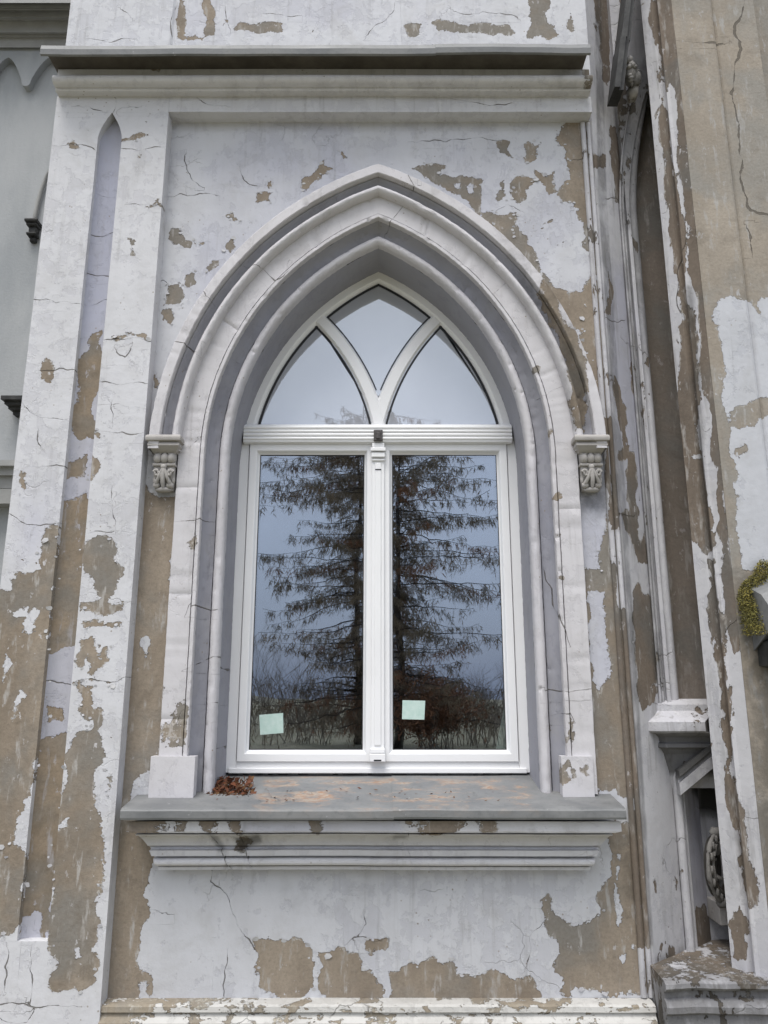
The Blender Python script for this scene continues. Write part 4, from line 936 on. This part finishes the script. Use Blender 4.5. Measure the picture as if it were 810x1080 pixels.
# plinth of the buttress with its weathered ledge
pp = [(4.45, .405), (4.10, .388), (3.80, .372), (3.785, .362), (3.782, .345), (3.795, .332), (3.815, .328), (3.818, .300), (3.800, .290), (3.788, .270), (3.790, .245), (3.81, .232), (3.812, .18), (3.79, .165), (3.785, .10), (3.785, -.05), (4.0, -.05)]
o = hsweep('buttress_plinth', pp, 1.243, 3.1, M['worn'], but, seed=48, und=.011, wear=.72, base=-.05, peel=[(1, np.array([(1.2, .378), (3, .378), (3, .43), (1.2, .43)]))],
           grime=[(np.array([(1.2, -.1), (3, -.1), (3, .385), (1.2, .385)]), .03, .66)])
# weathered offset of the next stage with its lead cap, at the right edge
mb = MB()
def off(x, t0, t1): return [(x, 3.80, 2.16), (x, 3.66, 2.10), (x, 3.55, 1.99), (x, 3.55, 1.95), (x, 3.62, 1.93), (x, 3.80, 1.84)]
mb.rings([[(x, y, z + dz) for _, y, z in off(0, 0, 0)] for x, dz in ((1.80, -.03), (1.86, 0), (1.95, .07), (2.2, .26), (2.6, .4))])
o = mb.build('offset_cap', M['zinc'], but); subd(o, .05); deco_auto(o, stain=[])
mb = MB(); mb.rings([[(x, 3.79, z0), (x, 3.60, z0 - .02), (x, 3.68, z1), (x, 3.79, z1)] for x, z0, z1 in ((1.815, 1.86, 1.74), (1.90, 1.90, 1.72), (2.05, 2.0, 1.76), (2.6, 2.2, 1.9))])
mb.build('cap_shade_block', M['zincdark'], but)  # near-black body painting in the shadow beneath the cap

mb = MB(); mb.box(1.82, 3.10, 3.97, 6.0, 0, 7.2); o = mb.build('buttress_core', M['beige'], but); deco_auto(o, base=.2)
# moss and a seedling on the offset
V = []; Fc = []; mi = []
for i in range(26000):
    x = random.uniform(1.735, 2.25); top = 2.05 + .20 * (1 - math.exp(-(x - 1.735) * 14)) * (.85 + .25 * math.sin(x * 31) * math.sin(x * 17 + 1)) + .02
    lo = 1.88 + max(0, x - 1.86) * .75
    if top < lo: continue
    z = lo + (top - lo) * random.random() ** .9; yy = 3.79 - random.random() * .15 * (1 - (z - lo) / max(.05, top - lo)) - random.random() * .03
    p = Vector((x, yy, z)); n = Vector((random.gauss(0, 1), random.gauss(-.6, 1), random.gauss(.5, 1))).normalized(); a = n.orthogonal().normalized(); b = n.cross(a)
    ang = random.uniform(0, 6.28); a, b = a * math.cos(ang) + b * math.sin(ang), b * math.cos(ang) - a * math.sin(ang); l = random.uniform(.0025, .0065)
    k = len(V); V += [p - a * l, p + b * l * .5, p + a * l, p - b * l * .5]; Fc.append((k, k + 1, k + 2, k + 3)); mi.append(0 if random.random() < .72 else 1)
o = mesh_obj('moss_cushion', V, Fc, mats=[M['moss'], M['mossd']], midx=mi); tag(o, 'yellow-green moss cushion growing on the buttress ledge at the right edge', 'moss')

# ================================================================== REAR WING at the left
rear = thing('rear_wing', 'smooth grey set-back building wing with pointed arcade frieze left of the pilaster', 'building', (-3.6, 6.0, 0))
YR = 6.0
def pr(x, y): p = at(x, y, YR); return (p.x, p.z)
mb = MB()
# arcade frieze: one layer proud of the wall, its lower edge a row of pointed arches with pendants
xa, za = pr(12.5, 67); xb, zb_ = pr(31, 92); pit = 2 * (xb - xa)
edge = []
for k in range(-3, 4):
    cx = xa + k * pit
    for t in np.linspace(-1, 1, 25):
        if abs(t) > .80: continue
        edge.append((cx + t * pit / 2, zb_ + (za - zb_) * max(0, 1 - (abs(t) / .80) ** 1.6)))
    for dx, dz in ((.80, -.02), (.88, -.045), (1.0, -.05), (1.12, -.045), (1.20, -.02)): edge.append((cx + dx * pit / 2, zb_ + dz))
edge = [(x, z) for x, z in edge if x < -2.3]
ztop = 7.62; n = len(edge)
V = [(x, YR - .07, z) for x, z in edge] + [(x, YR - .07, ztop) for x, z in edge] + [(x, YR, z) for x, z in edge]
Fc = [(j, j + 1, n + j + 1, n + j) for j in range(n - 1)] + [(j + 1, j, 2 * n + j, 2 * n + j + 1) for j in range(n - 1)]
mesh_obj('arcade_frieze', V, Fc, M['grey'], rear)
mesh_obj('rear_wall', [(-9, YR, -.1), (-1.5, YR, -.1), (-1.5, YR, 9.5), (-9, YR, 9.5), (-9, YR + .4, -.1), (-1.5, YR + .4, -.1), (-1.5, YR + .4, 9.5), (-9, YR + .4, 9.5)], [(0, 1, 2, 3), (5, 4, 7, 6), (1, 5, 6, 2), (4, 0, 3, 7), (3, 2, 6, 7)], M['grey'], rear)
def zy(y, Y): return at(30, y, Y).z
cp = [(YR, zy(52, YR)), (5.90, zy(50, 5.90)), (5.90, zy(40, 5.90)), (5.87, zy(38, 5.87)), (5.87, zy(36, 5.87)), (5.83, zy(34, 5.83)), (5.83, zy(22, 5.83)), (5.80, zy(20, 5.80)), (5.76, zy(18, 5.76)), (5.76, zy(11, 5.76)), (5.74, zy(9, 5.74)), (5.74, zy(6, 5.74)), (5.66, zy(8.5, 5.66)), (5.66, zy(2, 5.66)), (5.60, zy(3, 5.60)), (5.60, zy(-14, 5.60)), (YR, 8.9)]
V = [(x, y, z) for x in (-9, -1.6) for y, z in cp]; m = len(cp)
o = mesh_obj('rear_cornice', V, [(j, j + 1, m + j + 1, m + j) for j in range(m - 1)], M['greyd'], rear); fix_normals(o)
# gutter shadow boards above
# pointed hood of a hidden window, its corbel, and two projecting ledges
mb = MB()
pth = [Vector((pr(x, y)[0], YR - .03, pr(x, y)[1])) for x, y in ((37.5, 240), (38.5, 230), (41, 217), (45, 203), (51, 188), (60, 172), (75, 155))]
mb.tube(pth, .018, 8); mb.build('hood_moulding', M['greyd'], rear, True)
mb = MB(); cx, cz = pr(37.5, 247)
for z0, z1, hw, d in ((.055, .085, .058, .12), (.03, .055, .048, .10), (-.03, .03, .034, .07), (-.055, -.03, .044, .09), (-.10, -.055, .026, .05)): mb.box(cx - hw, cx + hw, YR - d, YR, cz + z0, cz + z1)
bevel(mb.build('rear_corbel', M['zincdark'], rear), .012)
def ledge(x0, rows, nm):
    mb = MB()
    for y0, y1, d in rows:
        a = at(x0, y0, YR - d); b = at(x0, y1, YR - d); mb.box(a.x + (.0), -1.7, YR - d, YR, b.z, a.z)
    return mb.build(nm, M['greyd'], rear)
mb = MB()
for i, (xl, y0, y1, d) in enumerate(((1, 417, 421, .22), (5, 421.5, 426, .18), (9, 426.5, 431, .13), (14, 431.5, 437, .08))):
    a = at(xl, y0, YR - d); b = at(xl, y1, YR - d); mb.box(a.x, -1.7, YR - d, YR, b.z, a.z)
mb.build('rear_ledge', M['zincdark'], rear)
mb = MB()
for y0, y1, d in ((485, 491, .20), (491.5, 501, .15), (501.5, 515, .11), (515.5, 531, .14)):
    a = at(0, y0, YR - d); b = at(0, y1, YR - d); mb.box(-9, -1.7, YR - d, YR, b.z, a.z)
mb.build('rear_string_course', M['greyd'], rear)

# ================================================================== GROUND and the garden behind the camera (seen in the panes)
gr = mesh_obj('ground', [(-400, -400, 0), (400, -400, 0), (400, 400, 0), (-400, 400, 0)], [(0, 1, 2, 3)], M['grass']); gr['kind'] = 'structure'

def ribbons(items):
    """thin tapering blades: (base, tip, width)"""
    V = []; Fc = []
    for p, q, w in items:
        d = q - p; s = d.cross(Vector((random.gauss(0, 1), random.gauss(0, 1), random.gauss(0, 1))))
        if s.length < 1e-6: continue
        s = s.normalized() * w; k = len(V); mid = p + d * .55
        V += [p - s * .5, p + s * .5, mid + s, q, mid - s]; Fc.append((k, k + 1, k + 2, k + 3, k + 4))
    return V, Fc
def conifer(x, y, H, rad, seed, label, rustshare=.1):
    random.seed(seed)
    t = thing('conifer_tree', label, 'tree', (x, y, 0), 'conifers mirrored in the panes')
    mb = MB(); mb.tube([(x + .05 * math.sin(z), y + .04 * math.cos(z * 1.3), z) for z in np.linspace(0, H, 16)], [max(.015, .15 * (1 - i / 15.5)) for i in range(16)], 9); mb.build('trunk', M['bark'], t, True)
    bb = MB(); tw = []; rust = []; z = .9
    while z < H - .15:
        f = z / H; L = rad * (1 - math.exp(-(H - z) / 1.1)) * random.uniform(.45, 1.15) + .15; az = random.uniform(0, 6.283)
        d = Vector((math.cos(az), math.sin(az), 0)); pts = []; n = max(4, int(L / .28)); rise = random.uniform(-.10, .15)
        for i in range(n + 1):
            u = i / n; pts.append(Vector((x, y, z)) + d * L * u + Vector((0, 0, L * (rise * u - .34 * u * u + .26 * u ** 3.2))) + Vector((random.gauss(0, .02), random.gauss(0, .02), random.gauss(0, .02))))
        bb.tube(pts, [max(.006, .035 * (1 - i / n) * (1 - f * .6)) for i in range(n + 1)], 5)
        isr = random.random() < rustshare
        m = int(L / .07)
        for j in range(m):
            u = random.uniform(.02, 1.0); a = pts[min(n - 1, int(u * n))]; b = pts[min(n, int(u * n) + 1)]; p = a.lerp(b, (u * n) % 1)
            side = d.cross(Vector((0, 0, 1))) * random.choice((-1, 1)); ln = random.uniform(.25, .75) * (.5 + .6 * (1 - f)) * (1.25 - .5 * u)
            q = p + side * ln * random.uniform(.2, .75) + d * ln * random.uniform(0, .4) + Vector((0, 0, -ln * random.uniform(.25, 1.0)))
            lst = rust if isr and random.random() < .8 else tw
            lst.append((p, q, .008))
            for r in range(8):
                g_ = p.lerp(q, random.uniform(.1, 1)); lst.append((g_, g_ + Vector((random.gauss(0, .07), random.gauss(0, .07), random.gauss(-.10, .08))), random.uniform(.005, .013)))
        z += random.uniform(.045, .16) * (1.0 if f < .7 else .75)
    bb.build('branches', M['bark'], t, False, False)
    mesh_obj('foliage', *ribbons(tw), M['needle'], t)
    if rust: mesh_obj('dead_foliage', *ribbons(rust), M['rust'], t)
def twiggy(name, x, y, H, spread, seed, label, mat, n=60, cat='shrub', group=None, leaves=0, lm=None):
    random.seed(seed); t = thing(name, label, cat, (x, y, 0), group)
    mb = MB(); tips = []
    def grow(p, d, l, r, k):
        q = p + d * l; mid = p.lerp(q, .5) + Vector((random.gauss(0, .05), random.gauss(0, .05), 0)) * l
        mb.tube([p, mid, q], [r, r * .8, r * .6], 5, False)
        if k == 0: tips.append(q); return
        for i in range(random.choice((2, 3, 3))):
            e = (d + Vector((random.gauss(0, .42), random.gauss(0, .42), random.gauss(.08, .25)))).normalized(); grow(q if i else mid, e, l * random.uniform(.55, .85), r * .6, k - 1)
    for i in range(n):
        a = random.uniform(0, 6.283); rr = spread * math.sqrt(random.random())
        grow(Vector((x + rr * math.cos(a), y + rr * math.sin(a), 0)), Vector((random.gauss(0, .25), random.gauss(0, .25), 1)).normalized(), H * random.uniform(.22, .36), .016, 3)
    mb.build('twigs', mat, t, False, False)
    if leaves:
        it = []
        for i in range(leaves):
            p = random.choice(tips) + Vector((random.gauss(0, .15), random.gauss(0, .15), random.gauss(-.1, .2))); it.append((p, p + Vector((random.gauss(0, .06), random.gauss(0, .06), random.gauss(-.02, .06))), random.uniform(.015, .03)))
        mesh_obj('leaves', *ribbons(it), lm, t)
conifer(.30, -16, 11.3, 4.7, 3, 'tall dark drooping conifer mirrored across both casement panes', .22)
conifer(-.75, -18.5, 12.2, 3.6, 5, 'slimmer conifer mirrored behind the left casement pane', .05)
twiggy('bare_shrub', -2.9, -19, 3.6, 1.2, 11, 'bare twiggy shrub mirrored low in the left casement pane', M['twig'], 34)
twiggy('bare_shrub', 3.2, -18, 3.4, 1.4, 12, 'bare twiggy shrub mirrored low in the right casement pane', M['twig'], 40)
twiggy('brown_hedge', 1.3, -15, 2.6, .6, 13, 'rust-brown leafy bush mirrored beside the mullion in the right pane', M['twig'], 22, 'bush', None, 7000, M['rust'])
random.seed(77); it = []
for i in range(9000):                                          # the thicket along the far side of the garden
    x = random.uniform(-22, 22); top = 1.7 + .8 * math.sin(x * .9) + .7 * math.sin(x * 2.3 + 1) + .4 * math.sin(x * 5.1); top = max(.5, top * .75)
    if abs(x) > 9 and random.random() < .5: continue
    z = random.uniform(0, top) ; p = Vector((x, random.uniform(-31, -24), z)); it.append((p, p + Vector((random.gauss(0, .22), random.gauss(0, .1), random.uniform(.1, .7))), random.uniform(.008, .022)))
o = mesh_obj('thicket', *ribbons(it), M['twig']); o['kind'] = 'stuff'; o['label'] = 'brown leafless thicket mirrored low in the panes'; o['category'] = 'thicket'
twiggy('bare_tree', -5.2, -26, 8.0, .6, 14, 'thin bare tree mirrored at the left edge of the left pane', M['twig'], 5, 'tree')

# ================================================================== LIGHT
SUN_EL, SUN_AZ = R(66), R(200)          # high, behind the camera and a little to its left
w = bpy.data.worlds.new('World'); scene.world = w; w.use_nodes = True; t = w.node_tree; k = NT(t)
for n in list(t.nodes): t.nodes.remove(n)
sky = k.n('ShaderNodeTexSky', sky_type='NISHITA'); sky.sun_disc = False; sky.sun_elevation = SUN_EL; sky.sun_rotation = SUN_AZ; sky.dust_density = 4.0; sky.air_density = 1.2; sky.ozone_density = 1.5
hs = k.n('ShaderNodeHueSaturation'); hs.inputs['Saturation'].default_value = .42; t.links.new(sky.outputs[0], hs.inputs['Color'])
tc = k.n('ShaderNodeTexCoord'); cl = k.noise(tc.outputs['Generated'], 2.2, 6, .6, .3)
cc = k.mix(1.0, hs.outputs[0], k.ramp(cl, .3, .75, .86, 1.16), 'MULTIPLY')
sep = k.n('ShaderNodeSeparateXYZ'); t.links.new(tc.outputs['Generated'], sep.inputs[0])
veil = k.mix(k.ramp(sep.outputs['Z'], 0.0, .9), (2.9, 3.4, 4.6), (8.2, 8.5, 9.0))          # the thin cloud sheet
cc = k.mix(.6, cc, k.mix(1.0, veil, k.ramp(cl, .3, .75, .90, 1.12), 'MULTIPLY'))
bg = k.n('ShaderNodeBackground'); t.links.new(cc, bg.inputs[0]); bg.inputs[1].default_value = .12
wo = k.n('ShaderNodeOutputWorld'); t.links.new(bg.outputs[0], wo.inputs[0])
sd = bpy.data.lights.new('sun', 'SUN'); sd.energy = 1.4; sd.angle = R(28); sd.color = (1.0, .97, .93)
so = bpy.data.objects.new('sun', sd); col.objects.link(so)
dirn = Vector((math.sin(SUN_AZ) * math.cos(SUN_EL), math.cos(SUN_AZ) * math.cos(SUN_EL), math.sin(SUN_EL)))   # towards the sun
so.rotation_euler = dirn.to_track_quat('Z', 'Y').to_euler(); so.location = (0, -10, 20)

vs = scene.view_settings; vs.view_transform = 'Standard'; vs.look = 'None'; vs.gamma = 1; vs.exposure = 0.74; vs.use_curve_mapping = False
scene.cycles.max_bounces = 4; scene.cycles.diffuse_bounces = 2; scene.cycles.glossy_bounces = 3; scene.cycles.transparent_max_bounces = 12; scene.cycles.use_denoising = True
